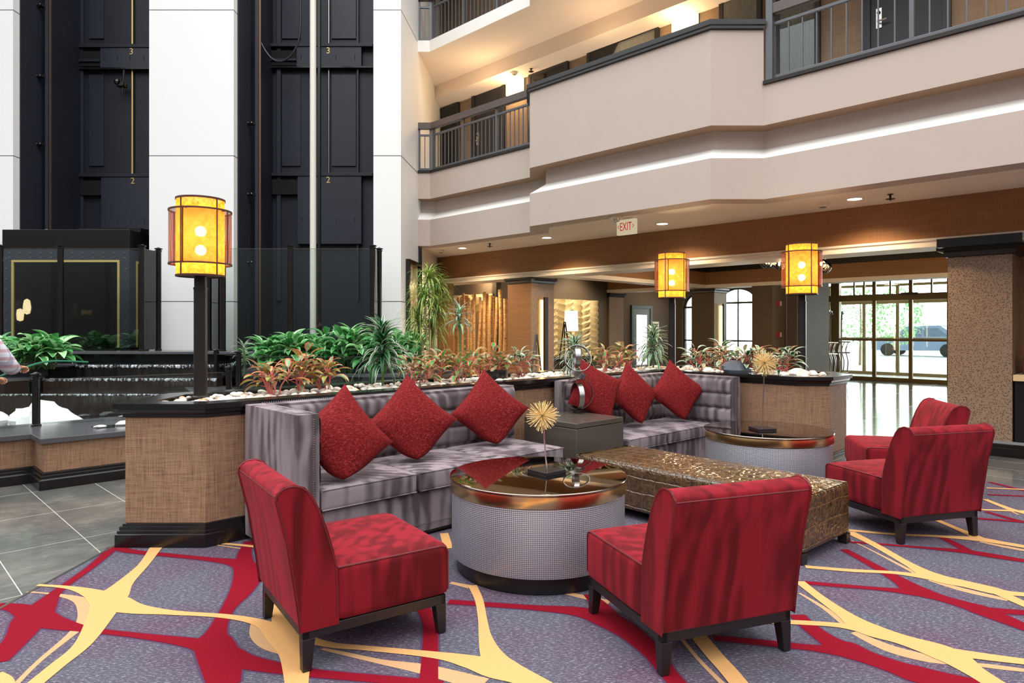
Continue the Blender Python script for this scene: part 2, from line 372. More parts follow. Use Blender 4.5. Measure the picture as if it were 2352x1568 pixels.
# croc ottoman
n=NT('bronze_crocodile_leather'); xs=n.xyz(n.obj); wob=n.math('MULTIPLY',n.noise(n.obj,7,2),.035)
gs=None
for i,(sz,of) in enumerate(((.115,.01),(.118,.03),(.115,.06))):
    t=n.math('FRACT',n.math('DIVIDE',n.math('ADD',n.math('ADD',xs[i],wob),of+5),sz)); d=n.math('ABSOLUTE',n.math('SUBTRACT',t,.5)); gs=d if gs is None else n.math('MAXIMUM',gs,d)
seam=n.ramp(gs,[(.44,(0,0,0,1)),(.49,(1,1,1,1))]); vo=n.voro(n.mapv(n.obj,(1,1,1.3)),24,'DISTANCE_TO_EDGE'); cr_=n.ramp(vo,[(.0,(1,1,1,1)),(.12,(0,0,0,1))]); nz=n.noise(n.obj,20,4,.7)
c=n.ramp(nz,[(.35,lin(48,32,18)),(.6,lin(88,64,40))]); c=n.mix(n.math('MULTIPLY',cr_,.12),c,lin(150,116,76)); c=n.mix(n.math('MULTIPLY',seam,.35),c,lin(150,112,62))
hh=n.math('SUBTRACT',n.math('ADD',n.math('MULTIPLY',n.math('MINIMUM',vo,.25),1.0),n.math('MULTIPLY',nz,.10)),n.math('MULTIPLY',seam,.6)); n.bump(hh,.7,.012)
M['croc']=n.set(c,.17,spec=1.0)
# silver woven drum
n=NT('woven_silver_drum'); xs=n.xyz(n.obj); an=n.math('MULTIPLY',n.math('ARCTAN2',xs[1],xs[0]),140.0); zz=n.math('MULTIPLY',xs[2],300.0)
a=n.math('SINE',n.math('ADD',an,zz)); b=n.math('SINE',n.math('SUBTRACT',an,zz)); f=n.math('MULTIPLY',a,b)
c=n.ramp(f,[(.2,lin(150,150,160)),(.8,lin(235,232,234))]); n.bump(f,.45,.002); M['drum']=n.set(c,.3,.55)
M['plinth']=simple('black_plinth',lin(26,24,24),.3,spec=.5)
M['marble']=simple('black_marble',lin(34,34,38),.15,spec=.6,var=.3,scale=60)
M['spike']=simple('gold_painted_sticks',lin(244,214,150),.35,.25,var=.2,scale=60)
# patterned pier
n=NT('leaf_pattern_wallcovering'); f=n.voro(n.mapv(n.pos(),(52,52,66),(.3,.5,.4)),1.0); c=n.ramp(f,[(.32,lin(92,66,46)),(.42,lin(152,128,106))]); c=n.mix(n.math('MULTIPLY',n.noise(n.pos(),2,2),.3),c,lin(120,100,84)); n.bump(f,.25,.003); M['pier']=n.set(c,.38,spec=.6)
n=NT('birch_bark'); xs=n.xyz(n.obj); f=n.noise(n.mapv(n.obj,(6,6,22)),2.2,4,.7); c=n.ramp(f,[(.3,lin(60,38,20)),(.4,lin(176,128,76)),(.6,lin(214,170,112))]); n.bump(f,.4,.004); M['birch']=n.set(c,.7)
M['birch_cut']=simple('birch_cut_end',lin(226,196,150),.8)
M['art']=simple('cream_wave_relief',lin(222,208,172),.5,var=.05)
M['curtain']=simple('sheer_white_curtain',lin(236,238,240),.8)
M['concrete']=simple('pale_concrete_paving',lin(214,214,210),.8,var=.1,scale=3)
M['paper']=simple('white_paper',lin(240,240,236),.6,var=.02); M['ink']=simple('black_ink',lin(30,30,32),.6)
M['exit_red']=emis('exit_red_letters',lin(200,20,16),.5); M['exit_face']=emis('ivory_lit_sign_face',lin(244,226,188),.42)
M['plastic']=simple('off_white_plastic',lin(226,214,198),.5,var=.02); M['alarm']=simple('red_alarm_plastic',lin(180,40,36),.4)

M['door_teal']=simple('blue_grey_door_paint',lin(62,78,86),.4); M['day_pane']=emis('daylit_frosted_pane',(.95,.98,1,1),1.6)
M['c_blue']=simple('blue_leaflet_paper',lin(60,90,160),.5); M['carpaint']=simple('pale_blue_car_paint',lin(150,170,205),.3,.2,var=.05)
n=NT('brochure_cover'); c=n.ramp(n.noise(n.obj,14,3),[(.4,lin(60,80,150)),(.5,lin(190,200,220)),(.62,lin(190,110,60))]); M['cover']=n.set(c,.3)
M['pier2']=simple('grey_leaf_wallcovering',lin(150,146,140),.5,var=.3,scale=60)

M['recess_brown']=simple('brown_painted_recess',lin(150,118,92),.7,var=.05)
M['bar_glow']=emis('bar_sconce_tube',(1,.66,.28,1),9)

M['car_glass']=simple('pale_tinted_car_glass',lin(120,134,160),.2)
M['sculpt']=simple('dark_brushed_steel',(.42,.40,.38,1),.28,1,var=.2,scale=60)
def struct(name,mb,mat,label=None,**k):
    o=mb.build(name,mat,**k); o['kind']='structure'; o['label']=label or name.replace('_',' '); return o
# ================================================================ THE SETTING
# floor
struct('floor',MB().box(-14,20,-4,13.2,-.05,-.006).prism([(x.x,x.y) for x in (U(7.7,-6),U(20.5,-6),U(20.5,16),U(7.7,16))],-.05,-.0062),M['tile'],'dark slate tile floor with pale grout lines')
# carpet slab with its woven pattern
cb=[(-2.65,-3.5),(9.0,-3.5),(9.0,1.84),(3.1,7.74),(0.5,8.6),(-2.65,6.0)]
cm=MB().prism(cb,-.006,0,0)
def band(mb,pts,m,z,extra=0):
    P=[]
    for p in pts:
        q=fl(p[0],p[1]); P.append((q.x,q.y,p[2]+extra))
    C=cr(P,7); L=[];Rr=[]
    for i,c in enumerate(C):
        a=Vector(C[max(i-1,0)][:2]); b=Vector(C[min(i+1,len(C)-1)][:2]); d=b-a
        if d.length<1e-6: continue
        d.normalize(); nn=Vector((-d.y,d.x))*max(c[2],.01)/2; L.append((c[0]+nn.x,c[1]+nn.y,z)); Rr.append((c[0]-nn.x,c[1]-nn.y,z))
    k=len(L); mb.add(L+Rr,[(i,k+i,k+i+1,i+1) for i in range(k-1)],m)
RED=[
 [(263,1256,.07),(299,1266,.06),(388,1275,.055),(478,1284,.06),(545,1293,.11),(572,1312,.17),(556,1355,.13),(521,1402,.07),(498,1448,.09),(490,1474,.16),(506,1516,.17),(516,1575,.12)],
 [(572,1243,.06),(562,1270,.08),(560,1300,.12)],
 [(263,1256,.07),(209,1302,.05),(134,1356,.055),(98,1392,.13),(75,1418,.17),(45,1462,.12),(-10,1522,.09)],
 [(-10,1391,.06),(39,1396,.09),(80,1412,.14),(119,1430,.12),(209,1447,.05),(328,1461,.05),(448,1478,.09),(505,1498,.14),(567,1521,.11),(686,1542,.07),(780,1552,.06),(900,1562,.06),(1015,1573,.06)],
 [(1030,1382,.055),(1100,1387,.055),(1230,1396,.06),(1330,1405,.11),(1395,1424,.16),(1450,1456,.13),(1500,1500,.1),(1530,1540,.08),(1560,1575,.08)],
 [(965,1385,.07),(987,1430,.07),(988,1490,.07),(984,1575,.08)],
 [(1350,1365,.05),(1375,1388,.09),(1400,1420,.12)],
 [(1938,1262,.055),(1979,1284,.06),(2024,1309,.07),(2073,1337,.1),(2108,1357,.15),(2163,1374,.1),(2218,1390,.11),(2261,1404,.14),(2365,1446,.08)],
 [(1846,1338,.05),(1927,1345,.05),(2024,1353,.05),(2100,1361,.1)],
 [(2240,1398,.08),(2290,1403,.07),(2365,1408,.06)],
 [(1830,1412,.08),(1862,1442,.085),(1905,1472,.11),(1940,1490,.17),(1992,1510,.13),(2056,1532,.13),(2105,1548,.16),(2180,1562,.12),(2270,1578,.1)],
 [(2040,1530,.08),(2120,1556,.1),(2200,1590,.08)],
 [(1640,1466,.05),(1700,1471,.055),(1797,1481,.06),(1862,1488,.06),(1940,1497,.11)],
 [(1953,1245,.035),(2024,1250,.035),(2121,1258,.04),(2218,1267,.08),(2283,1277,.09),(2365,1290,.06)],
 [(2165,1235,.05),(2195,1250,.06),(2228,1268,.07)],
 [(2205,1188,.04),(2316,1196,.05),(2365,1200,.05)],[(2264,1175,.04),(2316,1190,.05),(2345,1197,.04)],
 [(2268,1136,.035),(2365,1140,.035)],[(2272,1107,.04),(2365,1130,.04)]]
YEL=[
 [(371,1246,.09),(360,1256,.08),(330,1297,.065),(285,1340,.1),(255,1372,.17),(235,1410,.13),(192,1478,.08),(130,1530,.07),(75,1575,.07)],
 [(86,1344,.025),(160,1350,.04),(215,1364,.1),(255,1384,.17),(310,1399,.11),(400,1408,.05),(520,1416,.045),(600,1432,.07),(648,1462,.14),(676,1500,.13),(682,1575,.09)],
 [(630,1370,.05),(640,1410,.07),(660,1460,.14)],
 [(705,1468,.06),(760,1482,.05),(850,1490,.045),(1000,1505,.06),(1080,1520,.11),(1140,1537,.15),(1200,1556,.12),(1260,1585,.08)],
 [(1085,1345,.05),(1100,1378,.045),(1108,1420,.045),(1114,1460,.06),(1128,1500,.1),(1155,1535,.15),(1230,1568,.1),(1280,1590,.07)],
 [(480,1246,.03),(560,1253,.035),(640,1262,.035)],
 [(1020,1225,.06),(1030,1260,.06)],
 [(1950,1218,.05),(2050,1227,.05),(2154,1232,.05),(2248,1239,.1),(2300,1247,.08),(2365,1258,.07)],
 [(2140,1190,.05),(2195,1213,.055),(2248,1236,.08)],
 [(1950,1222,.08),(2008,1251,.065),(2089,1297,.07),(2148,1326,.14),(2218,1342,.12),(2283,1357,.12),(2320,1363,.07),(2365,1367,.06)],
 [(1850,1302,.05),(1959,1311,.05),(2056,1316,.05),(2150,1329,.1)],
 [(2270,1352,.08),(2310,1369,.08),(2365,1394,.07)],
 [(1836,1336,.06),(1881,1371,.06),(1940,1412,.085),(1992,1444,.15),(2073,1470,.12),(2170,1502,.17),(2235,1541,.11),(2295,1578,.1)],
 [(1765,1428,.05),(1846,1431,.05),(1927,1437,.055),(2005,1450,.11)],
 [(2160,1496,.1),(2210,1502,.08),(2270,1510,.07),(2365,1522,.06)],
 [(2262,1147,.045),(2316,1168,.06),(2365,1182,.06)],[(2255,1171,.04),(2365,1175,.05)],[(2266,1121,.035),(2365,1125,.035)],
 [(1595,1450,.08),(1640,1505,.08),(1670,1538,.08),(1705,1580,.08)],
 [(-10,1550,.05),(12,1562,.05),(20,1580,.05)]]
TAN=[
 [(62,1359,.015),(119,1364,.02),(179,1376,.06),(204,1398,.1),(194,1428,.075),(160,1460,.04),(90,1518,.025),(33,1575,.025)],
 [(590,1425,.05),(594,1455,.08),(621,1480,.09),(668,1498,.07)],
 [(740,1490,.02),(800,1503,.03),(877,1520,.04),(980,1538,.08),(1110,1572,.1)],
 [(1956,1241,.012),(2008,1267,.016),(2110,1320,.035)],[(2134,1332,.03),(2218,1356,.06),(2315,1378,.04)],
 [(1836,1362,.015),(1894,1397,.03),(1945,1436,.045)],[(1960,1452,.04),(2040,1488,.08),(2121,1510,.08),(2185,1522,.04)],
 [(2230,1525,.03),(2290,1532,.04),(2365,1541,.03)],[(1560,1460,.02),(1607,1517,.02),(1665,1575,.025)],[(1300,1362,.04),(1400,1384,.06)],
 [(1035,1338,.03),(1080,1348,.05)],[(2251,1244,.03),(2310,1256,.05),(2365,1266,.04)],[(500,1252,.015),(575,1263,.015)],[(2280,1155,.015),(2340,1182,.02)]]
for k,b in enumerate(RED): band(cm,b,4,.0003+.00004*k,.022)
for k,b in enumerate(TAN): band(cm,b,3,.0012+.00004*k)
for k,b in enumerate(RED): band(cm,b,1,.0020+.00004*k)
for k,b in enumerate(YEL): band(cm,b,2,.0030+.00004*k)
# the pattern runs on over the carpet on every side of the seating
def inview(x,y):
    if y<=.3: return False
    return -10<1176+F*x/y<2362 and HY+F*H/y<1578
for sx_,sy_ in ((.25,-2.15),(2.45,-1.1),(2.6,-3.0),(-1.9,-1.6),(4.6,-.6),(4.9,-2.6),(.6,-4.2)):
    for src,mi,z,ex in ((RED,4,.0003,.022),(TAN,3,.0012,0),(RED,1,.0020,0),(YEL,2,.0030,0)):
        for k,b in enumerate(src):
            Q=[]
            for p in b:
                q=fl(p[0],p[1]); x,y=q.x+sx_,q.y+sy_
                ok=not inview(x,y) and -2.6<x<8.9 and -3.4<y and x+y<10.6
                if ok: Q.append((x,y,p[2]+ex))
                elif len(Q)>1: break
                else: Q=[]
            if len(Q)<2: continue
            C=cr(Q,6); L=[];Rr=[]
            for i,c in enumerate(C):
                d=Vector(C[min(i+1,len(C)-1)][:2])-Vector(C[max(i-1,0)][:2])
                if d.length<1e-6: continue
                d.normalize(); nn=Vector((-d.y,d.x))*max(c[2],.01)/2; zz=z+.00004*k+.00001
                L.append((c[0]+nn.x,c[1]+nn.y,zz)); Rr.append((c[0]-nn.x,c[1]-nn.y,zz))
            n_=len(L); cm.add(L+Rr,[(i,n_+i,n_+i+1,i+1) for i in range(n_-1)],mi)
o=cm.build('carpet',[M['carpet'],M['c_red'],M['c_yel'],M['c_tan'],M['c_dark']],smooth=False); o['kind']='structure'; o['label']='purple grey carpet with red and golden interlacing curves'
# metal edge strip of the carpet
struct('trim_1',MB().box(-2.665,-2.648,-3.5,4.6,-.006,.003),M['steel_rail'],'thin metal strip along the left edge of the carpet')

# ---------------- balcony block of the upper floors (path runs left to right as seen)
ub,us=7.757,7.31
a0=(-1.774,12.45); a1=(-1.53,12.45); j0=U(ub,7.35); j1=U(us,6.93); f0=(2.378,7.96); f1=(3.01,7.96); e1=U(ub,-2.6)
f0=U(us,3.95); f1=U(ub,3.503)
path=[a0,a1,tuple(j0)[:2],tuple(j1)[:2],tuple(f0)[:2],tuple(f1)[:2],tuple(e1)[:2]]
prof=[(-.3,3.0),(0,3.0),(0,3.49)]
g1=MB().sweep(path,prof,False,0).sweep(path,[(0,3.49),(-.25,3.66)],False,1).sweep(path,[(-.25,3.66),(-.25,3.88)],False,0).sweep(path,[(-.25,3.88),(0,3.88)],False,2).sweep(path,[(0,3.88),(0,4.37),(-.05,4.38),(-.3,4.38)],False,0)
par=[path[2],path[3],path[4],path[5]]
g1.sweep(par,[(0,4.37),(0,5.04),(-.12,5.04),(-.12,4.38)],False,0)
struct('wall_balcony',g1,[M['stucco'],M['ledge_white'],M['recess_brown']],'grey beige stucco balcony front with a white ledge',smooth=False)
struct('trim_2',MB().sweep(par,[(0,5.02),(.03,5.03),(.03,5.06),(.05,5.07),(.05,5.13),(-.17,5.13),(-.17,5.04)],False),M['black_trim'],'black cap along the solid balcony parapet',smooth=False)
struct('trim_3',MB().sweep(path[:3],[(0,4.36),(.025,4.365),(.025,4.405),(-.1,4.405)],False).sweep(path[5:],[(0,4.36),(.025,4.365),(.025,4.405),(-.1,4.405)],False),M['dark_bronze'],'dark strip under the balcony railings',smooth=False)
# ceiling slab over the lobby: soffit, tray and rooms behind
pol=[path[0],path[1],path[2],path[3],path[4],path[5],path[6],tuple(U(10,-2.6))[:2],tuple(U(10,13.2))[:2],(-1.774,14.6)]
ins=[offp(path,i,-.004,False) for i in range(len(path))]
struct('ceiling',MB().prism(ins+[tuple(U(9.4,-2.6))[:2],tuple(U(9.4,12.6))[:2],(-1.774,14.9)],3.0005,3.2),M['ceiling'],'cream ceiling soffit under the balcony',smooth=False)
struct('ceiling_lobby',MB().ub(9.4,20.7,-6,16,2.98,3.4),M['dark_ceiling'],'dark ceiling of the entrance lobby',smooth=False)
# fascia beam
UF=9.12
struct('wall_fascia',MB().ub(UF,UF+.5,-3.5,12.0,2.46,3.0).ub(UF,UF+.15,11.05,12.4,0,2.46),M['fascia'],'brown fabric covered fascia beam',smooth=False)
tp=[tuple(U(UF,12.0))[:2],tuple(U(UF,-3.5))[:2]]
struct('trim_4',MB().sweep(tp,[(0,2.53),(.05,2.52),(.05,2.495),(.03,2.485),(.03,2.46),(.045,2.45),(.045,2.42),(-.5,2.42)],False),M['molding'],'cream molding under the brown fascia',smooth=False)
# column beside the birch screen
def pillar(name,u0,u1,w0,w1,mL,mR,ztop,cap=True,lab=''):
    struct(name,MB().ub(u0,u1,w0,w1,-.006,ztop),mL if mL==mR else [mL],lab,smooth=False) if mL==mR else None
    if mL!=mR:
        vs=[U(u,w,z) for z in (-.006,ztop) for w in (w0,w1) for u in (u0,u1)]
        b=MB(); b.add(vs,[(2,0,4,6),(3,2,6,7),(4,5,7,6)],0); b.add(vs,[(0,1,5,4),(1,3,7,5)],1); struct(name,b,[mL,mR],lab,smooth=False)
    if cap:
        pth=[tuple(U(u0,w1))[:2],tuple(U(u0,w0))[:2],tuple(U(u1,w0))[:2],tuple(U(u1,w1))[:2]]
        struct('trim_'+name,MB().sweep(pth,[(0,ztop-.11),(.02,ztop-.1),(.025,ztop-.06),(.05,ztop-.04),(.05,ztop),(0,ztop)],True),M['black_trim'],'black crown of the '+lab,smooth=False)
        struct('baseboard_'+name,MB().sweep(pth,[(.03,-.006),(.03,.12),(0,.15)],True),M['black_trim'],'black base of the '+lab,smooth=False)
pillar('wall_column_birch',9.08,9.72,8.57,9.2,M['fascia'],M['pier'],2.42,lab='brown column beside the birch screen')
struct('wall_pier',MB().ub(9.35,9.95,1.33,wpx(9.35,2177),-.006,2.42),M['pier'],'wide leaf patterned pier right of the entrance',smooth=False)
wP=wpx(9.35,2177)
pp=[tuple(U(9.35,wP))[:2],tuple(U(9.35,1.33))[:2],tuple(U(9.95,1.33))[:2],tuple(U(9.95,wP))[:2]]
struct('trim_5',MB().sweep(pp,[(0,2.3),(.03,2.31),(.04,2.36),(.1,2.38),(.1,2.42),(0,2.42)],True).ub(9.05,9.5,1.2,wP+.05,2.40,2.50),M['black_trim'],'black crown molding over the patterned pier',smooth=False)
struct('baseboard_right',MB().sweep([tuple(U(9.35,wP))[:2],tuple(U(9.35,-1.5))[:2]],[(.05,-.006),(.05,.09),(.035,.1),(.035,.13),(.02,.14),(0,.17)],False),M['black_trim'],'black baseboard along the right pier',smooth=False)
struct('wall_right',MB().ub(9.9,10.0,-3.5,1.33,-.006,3.0),M['fascia'],'brown wall of the brochure alcove',smooth=False)
# lobby walls behind
WB=10.9
struct('wall_back',MB().ub(10.4,18.2,WB,WB+.15,-.006,3.0).ub(10.4,10.55,WB,16,-.006,3.0),M['taupe'],'dark taupe back wall of the lobby',smooth=False)
# beams of the tray ceiling
UT=14.56
struct('wall_beam_left',MB().ub(9.6,UT+.5,8.0,8.3,2.5,3.0),M['fascia'],'brown beam running back from the birch column',smooth=False)
struct('wall_beam_far',MB().ub(UT,UT+.35,-5,WB,2.5,3.0),M['fascia'],'brown beam across the far side of the tray ceiling',smooth=False)
struct('trim_6',MB().ub(9.6,UT+.3,7.97,8.33,2.42,2.5).ub(UT-.04,UT+.4,-5,WB,2.42,2.5),M['molding'],'cream molding under the inner beams',smooth=False)
struct('trim_7',MB().ub(9.7,UT,7.9,8.0,2.80,2.98).ub(UT-.1,UT,-5,7.95,2.80,2.98),M['dark_ceiling'],'dark crown molding inside the ceiling tray',smooth=False)
pillar('wall_column_center',UT,UT+.62,7.78,8.38,M['taupe'],M['pier2'] if 'pier2' in M else M['corridor'],2.42,lab='far column with a lit wall sconce')
pillar('wall_column_alarm',UT,UT+.75,6.38,6.85,M['taupe'],M['corridor'],2.42,cap=False,lab='far column with two red alarms')
pillar('wall_column_far',UT,UT+.65,WB-.05,WB+.3,M['taupe'],M['corridor'],2.42,lab='grey pilaster left of the glazed door')
# window wall with two arched windows
UWN=18.0
def archwall(u,th,w0,w1,zt,wins,mat,name,lab):
    b=MB(); cur=w1
    for (wc,hw,zs,zsp,rise) in sorted(wins,key=lambda t:-t[0]):
        b.ub(u,u+th,wc+hw,cur,-.006,zt); b.ub(u,u+th,wc-hw,wc+hw,-.006,zs)
        N=14; lo=[(wc+hw*math.cos(math.pi*i/N),zsp+rise*math.sin(math.pi*i/N)) for i in range(N+1)]
        for i in range(N):
            (wa,za),(wb_,zb)=lo[i],lo[i+1]
            b.add([U(u,wa,za),U(u,wb_,zb),U(u,wb_,zt),U(u,wa,zt),U(u+th,wa,za),U(u+th,wb_,zb),U(u+th,wb_,zt),U(u+th,wa,zt)],[(0,1,2,3),(7,6,5,4),(0,4,5,1)])
        cur=wc-hw
    b.ub(u,u+th,w0,cur,-.006,zt); return struct(name,b,mat,lab,smooth=False)
WINS=[(10.15,.52,.55,2.1,.42),(8.93,.55,.55,2.2,.42)]
archwall(UWN,.25,7.7,WB+.1,3.0,WINS,M['taupe'],'wall_window','dark wall with arched windows')
struct('wall_side_entry',MB().ub(UWN,20.7,7.7,7.95,-.006,3.0).ub(UT+.6,16.6,5.9,6.3,-.006,3.0),M['taupe'],'dark wall left of the entrance glazing',smooth=False)
for i,(wc,hw,zs,zsp,rise) in enumerate(WINS):
    w=thing('window_%d'%(i+1),'arched window with sheer curtain','window',U(UWN+.1,wc,zs)); w['kind']='structure'; del w['category']
    b=MB(); fw=.04
    b.ub(UWN+.08,UWN+.14,wc-hw,wc-hw+fw,zs,zsp).ub(UWN+.08,UWN+.14,wc+hw-fw,wc+hw,zs,zsp).ub(UWN+.08,UWN+.14,wc-hw,wc+hw,zsp-.03,zsp+.03).ub(UWN+.08,UWN+.14,wc-hw,wc+hw,zs,zs+.05).ub(UWN+.09,UWN+.13,wc-.015,wc+.015,zs,zsp+rise).ub(UWN+.08,UWN+.14,wc-hw,wc+hw,1.08,1.13)
    arc=[U(UWN+.11,wc+(hw-.02)*math.cos(math.pi*k/14),zsp+(rise-.02)*math.sin(math.pi*k/14)) for k in range(15)]; b.tube(arc,.025,6)
    b.build('window_frame',M['door_dark'],w,world=True,smooth=False)
    MB().ub(UWN+.10,UWN+.105,wc-hw,wc+hw,zs,zsp+rise*.6).build('pane',M['glass'],w,world=True,smooth=False)
# ---------------- entrance glazing
UD=20.5
def storefront(u,name,lab,edges,mids,doors,ztop=2.86):
    t=thing(name,lab,None,U(u,edges[0],0)); t['kind']='structure'
    b=MB()
    for w,th in edges_w(edges): b.ub(u-.04,u+.05,w-th/2,w+th/2,-.006,ztop)
    W0,W1=min(edges),max(edges)
    for z0,z1 in ((0,.10),(2.24,2.42),(2.78,ztop)): b.ub(u-.05,u+.06,W0,W1,z0-.006 if z0==0 else z0,z1)
    b.ub(u-.03,u+.04,W0,W1,1.11,1.18)
    for w in mids: b.ub(u-.03,u+.04,w-.02,w+.02,2.42,2.78)
    b.build('door_frame',M['brass_frame'],t,world=True,smooth=False,bevel=.004)
    ws=sorted(edges)
    for i in range(len(ws)-1):
        for z0,z1 in ((.10,1.11),(1.18,2.24),(2.42,2.78)):
            MB().ub(u,u+.01,ws[i]+.03,ws[i+1]-.03,z0,z1).build('pane',M['glass'],t,world=True,smooth=False)
    return t
def edges_w(e): return [(w,.09) for w in e]
eg=[wpx(UD,p) for p in (1921,2008,2092,2180,2270)]
T=storefront(UD,'door_1','sliding glass entrance doors in olive bronze frames',eg,[wpx(UD,p) for p in (1962,1985,2045,2140)],True)
MB().ub(UD-.09,UD-.04,wpx(UD,2110),wpx(UD,2070),2.38,2.44).build('door_sensor',M['black_trim'],T,world=True,smooth=False)
eg2=[wpx(UD,p) for p in (1850,1912)]
storefront(UD+.02,'window_3','tall side glazing left of the entrance doors',eg2,[],False)
eg3=[wpx(UD+2.6,p) for p in (1905,1985,2062,2200)]
storefront(UD+2.6,'door_2','outer vestibule doors behind the entrance',eg3,[],True)
struct('wall_entry',MB().ub(UD-.1,UD+.1,wpx(UD,1930),wpx(UD,1912),-.006,3.0),M['brass_frame'],'olive bronze post beside the entrance doors',smooth=False)
# outside
struct('ground_outside',MB().ub(UWN+.3,60,-30,40,-.08,-.02),M['concrete'],'sunlit paving outside',smooth=False)

# ---------------- upper floor corridor
struct('wall_corridor',MB().ub(9.4,9.6,-3,15,4.38,13).ub(9.4,9.6,-3,15,4.38,4.4),M['corridor'],'corridor wall of the upper floor',smooth=False)
struct('ceiling_corridor',MB().ub(8.9,9.4,-3,12.3,6.36,6.64),M['ceiling'],'cream bulkhead over the corridor',smooth=False)
p3=[(-1.774,12.45),(-1.53,12.45),tuple(U(ub,7.33))[:2],tuple(U(us,6.9))[:2],tuple(f0)[:2],tuple(f1)[:2],tuple(e1)[:2]]
i3=p3+[tuple(U(9.4,-2.6))[:2],tuple(U(9.4,12.7))[:2],(-1.774,15)]
struct('ceiling_upper',MB().prism(i3,6.63,6.82).prism([offp(p3,i,-.0,False) for i in range(len(p3))]+[tuple(U(9.4,-2.6))[:2],tuple(U(9.4,12.7))[:2],(-1.774,15)],9.2,9.4),M['ceiling'],'cream underside of the third floor walkway',smooth=False)
struct('trim_8',MB().sweep(p3,[(0,6.62),(.02,6.62),(.02,6.83),(-.2,6.83)],False),M['ledge_white'],'white edge of the third floor walkway',smooth=False)
# solid parapet upstairs where the plan projects
struct('wall_parapet_upper',MB().sweep([p3[2],p3[3],p3[4],p3[5]],[(0,6.83),(0,7.6),(-.12,7.6),(-.12,6.83)],False),M['stucco'],'stucco parapet of the third floor',smooth=False)

# ---------------- elevator tower
ZC=11.2
colp=dict(a=[(-10.4,ZC),(-8.39,ZC),(-8.39,13.2),(-10.4,13.2)],b=[(-6.10,ZC),(-4.68,ZC),(-4.68,13.2),(-6.10,13.2)],c=[(-2.33,ZC),(-1.867,ZC),(-1.758,12.45),(-1.60,14.9),(-2.33,14.9)])
for k,lab in (('a','leftmost white elevator tower column'),('b','wide white column between the elevator shafts'),('c','white column beside the balcony')):
    struct('wall_column_'+k,MB().prism(colp[k],-.006,13),M['white_wall'],lab,smooth=False)
    b=MB(); P=colp[k]
    for z in (1.91,4.36,6.81,9.26): b.sweep(P,[(.0015,z-.006),(.0015,z+.006)],True)
    struct('trim_joint_'+k,b,M['rail_grey'],'fine joint lines of the '+lab,smooth=False)
shafts=[(-8.39,-6.10),(-4.68,-2.33)]
for i,(x0,x1) in enumerate(shafts):
    nm=('left','right')[i]
    struct('wall_shaft_'+nm,MB().box(x0,x1,13.0,13.1,-.006,13).box(x0,x0+.02,11.35,13,-.006,13).box(x1-.02,x1,11.35,13,-.006,13),M['navy'],'navy black %s elevator shaft'%nm,smooth=False)
struct('wall_far_left',MB().box(-14,-8.39,13.1,13.2,-.006,13),M['white_wall'],'white wall left of the tower',smooth=False)
struct('trim_9',MB().box(-1.745,-1.69,12.47,12.52,-.006,2.98),M['black_trim'],'tall dark strip at the corner of the white column',smooth=False)

# ================================================================ PLANTER (built in)
def sl(u): return 4.60-.034*(u-1.7)                                # the seating wall is turned two degrees
pa=[U(1.70,4.60),U(7.0,sl(7.0)),U(7.0,2.80),U(7.2,2.58),U(7.75,2.58),U(8.05,2.9),U(8.05,5.25),U(1.78,5.42)]
A=U(1.70,4.60); B=Vector((-2.586,A.y,0)); Cc=Vector((-2.586,A.y+.5,0)); C2=U(1.78,5.42)
poly=[B,A,U(7.0,sl(7.0)),U(7.0,2.80),U(7.2,2.56),U(7.72,2.56),U(8.05,2.88),U(8.05,5.25),Vector((-2.586+.12,C2.y+.16,0)),Cc]
poly=[(p.x,p.y) for p in poly]
poly[8]=tuple(U(1.78,5.45))[:2]
pl=thing('planter','long U-shaped planter wall of woven brown panels with a black cap, full of white pebbles','planter',(0,0,0))
MB().sweep(poly,[(0,-.006),(0,.93)],True).build('planter_wall',M['planter'],pl,smooth=False)
cap=MB(); cap.sweep(poly,[(0,.855),(.012,.862),(.012,.88),(.03,.895),(.035,.912),(.055,.918),(.055,.954),(-.12,.954),(-.12,.90)],True)
cap.build('cap',M['black_trim'],pl,smooth=False)
MB().sweep(poly,[(.045,-.006),(.045,.085),(.036,.09),(.036,.108),(.026,.112),(.026,.132),(.012,.136),(.012,.15),(0,.155)],True).build('baseboard',M['black_trim'],pl,smooth=False)
inn=[offp(poly,i,-.12) for i in range(len(poly))]
b=MB(); q=[U(1.75,4.75),U(6.75,4.6)]
b.prism(inn,.88,.905); b.build('soil',M['soil'],pl,smooth=False)
# ================================================================ SOFAS
Z0=.004
def nailrow(mb,a,b,n,r=.0045):
    a=Vector(a); b=Vector(b)
    for i in range(n): mb.sphere(a+(b-a)*((i+.5)/n),r,6)
def quilt(mb,O,ex,ez,nrm,L,Hh,cx,cz,depth=.022):                  # quilted inner face, cells cx by cz
    nx=max(1,round(L/cx)); nz=max(1,round(Hh/cz)); k=8; vs=[]; W=nx*k+1; Hn=nz*k+1
    for i in range(Hn):
        for j in range(W):
            a=(j%k)/k; c=(i%k)/k; d=depth*(1-abs(2*c-1)**5)*(.82+.18*(1-abs(2*a-1)**8))
            if i in (0,Hn-1): d=0
            vs.append(O+ex*(L*j/(W-1))+ez*(Hh*i/(Hn-1))+nrm*d)
    mb.add(vs,[(i*W+j,i*W+j+1,(i+1)*W+j+1,(i+1)*W+j) for i in range(Hn-1) for j in range(W-1)])
rotS=math.radians(45-1.95)
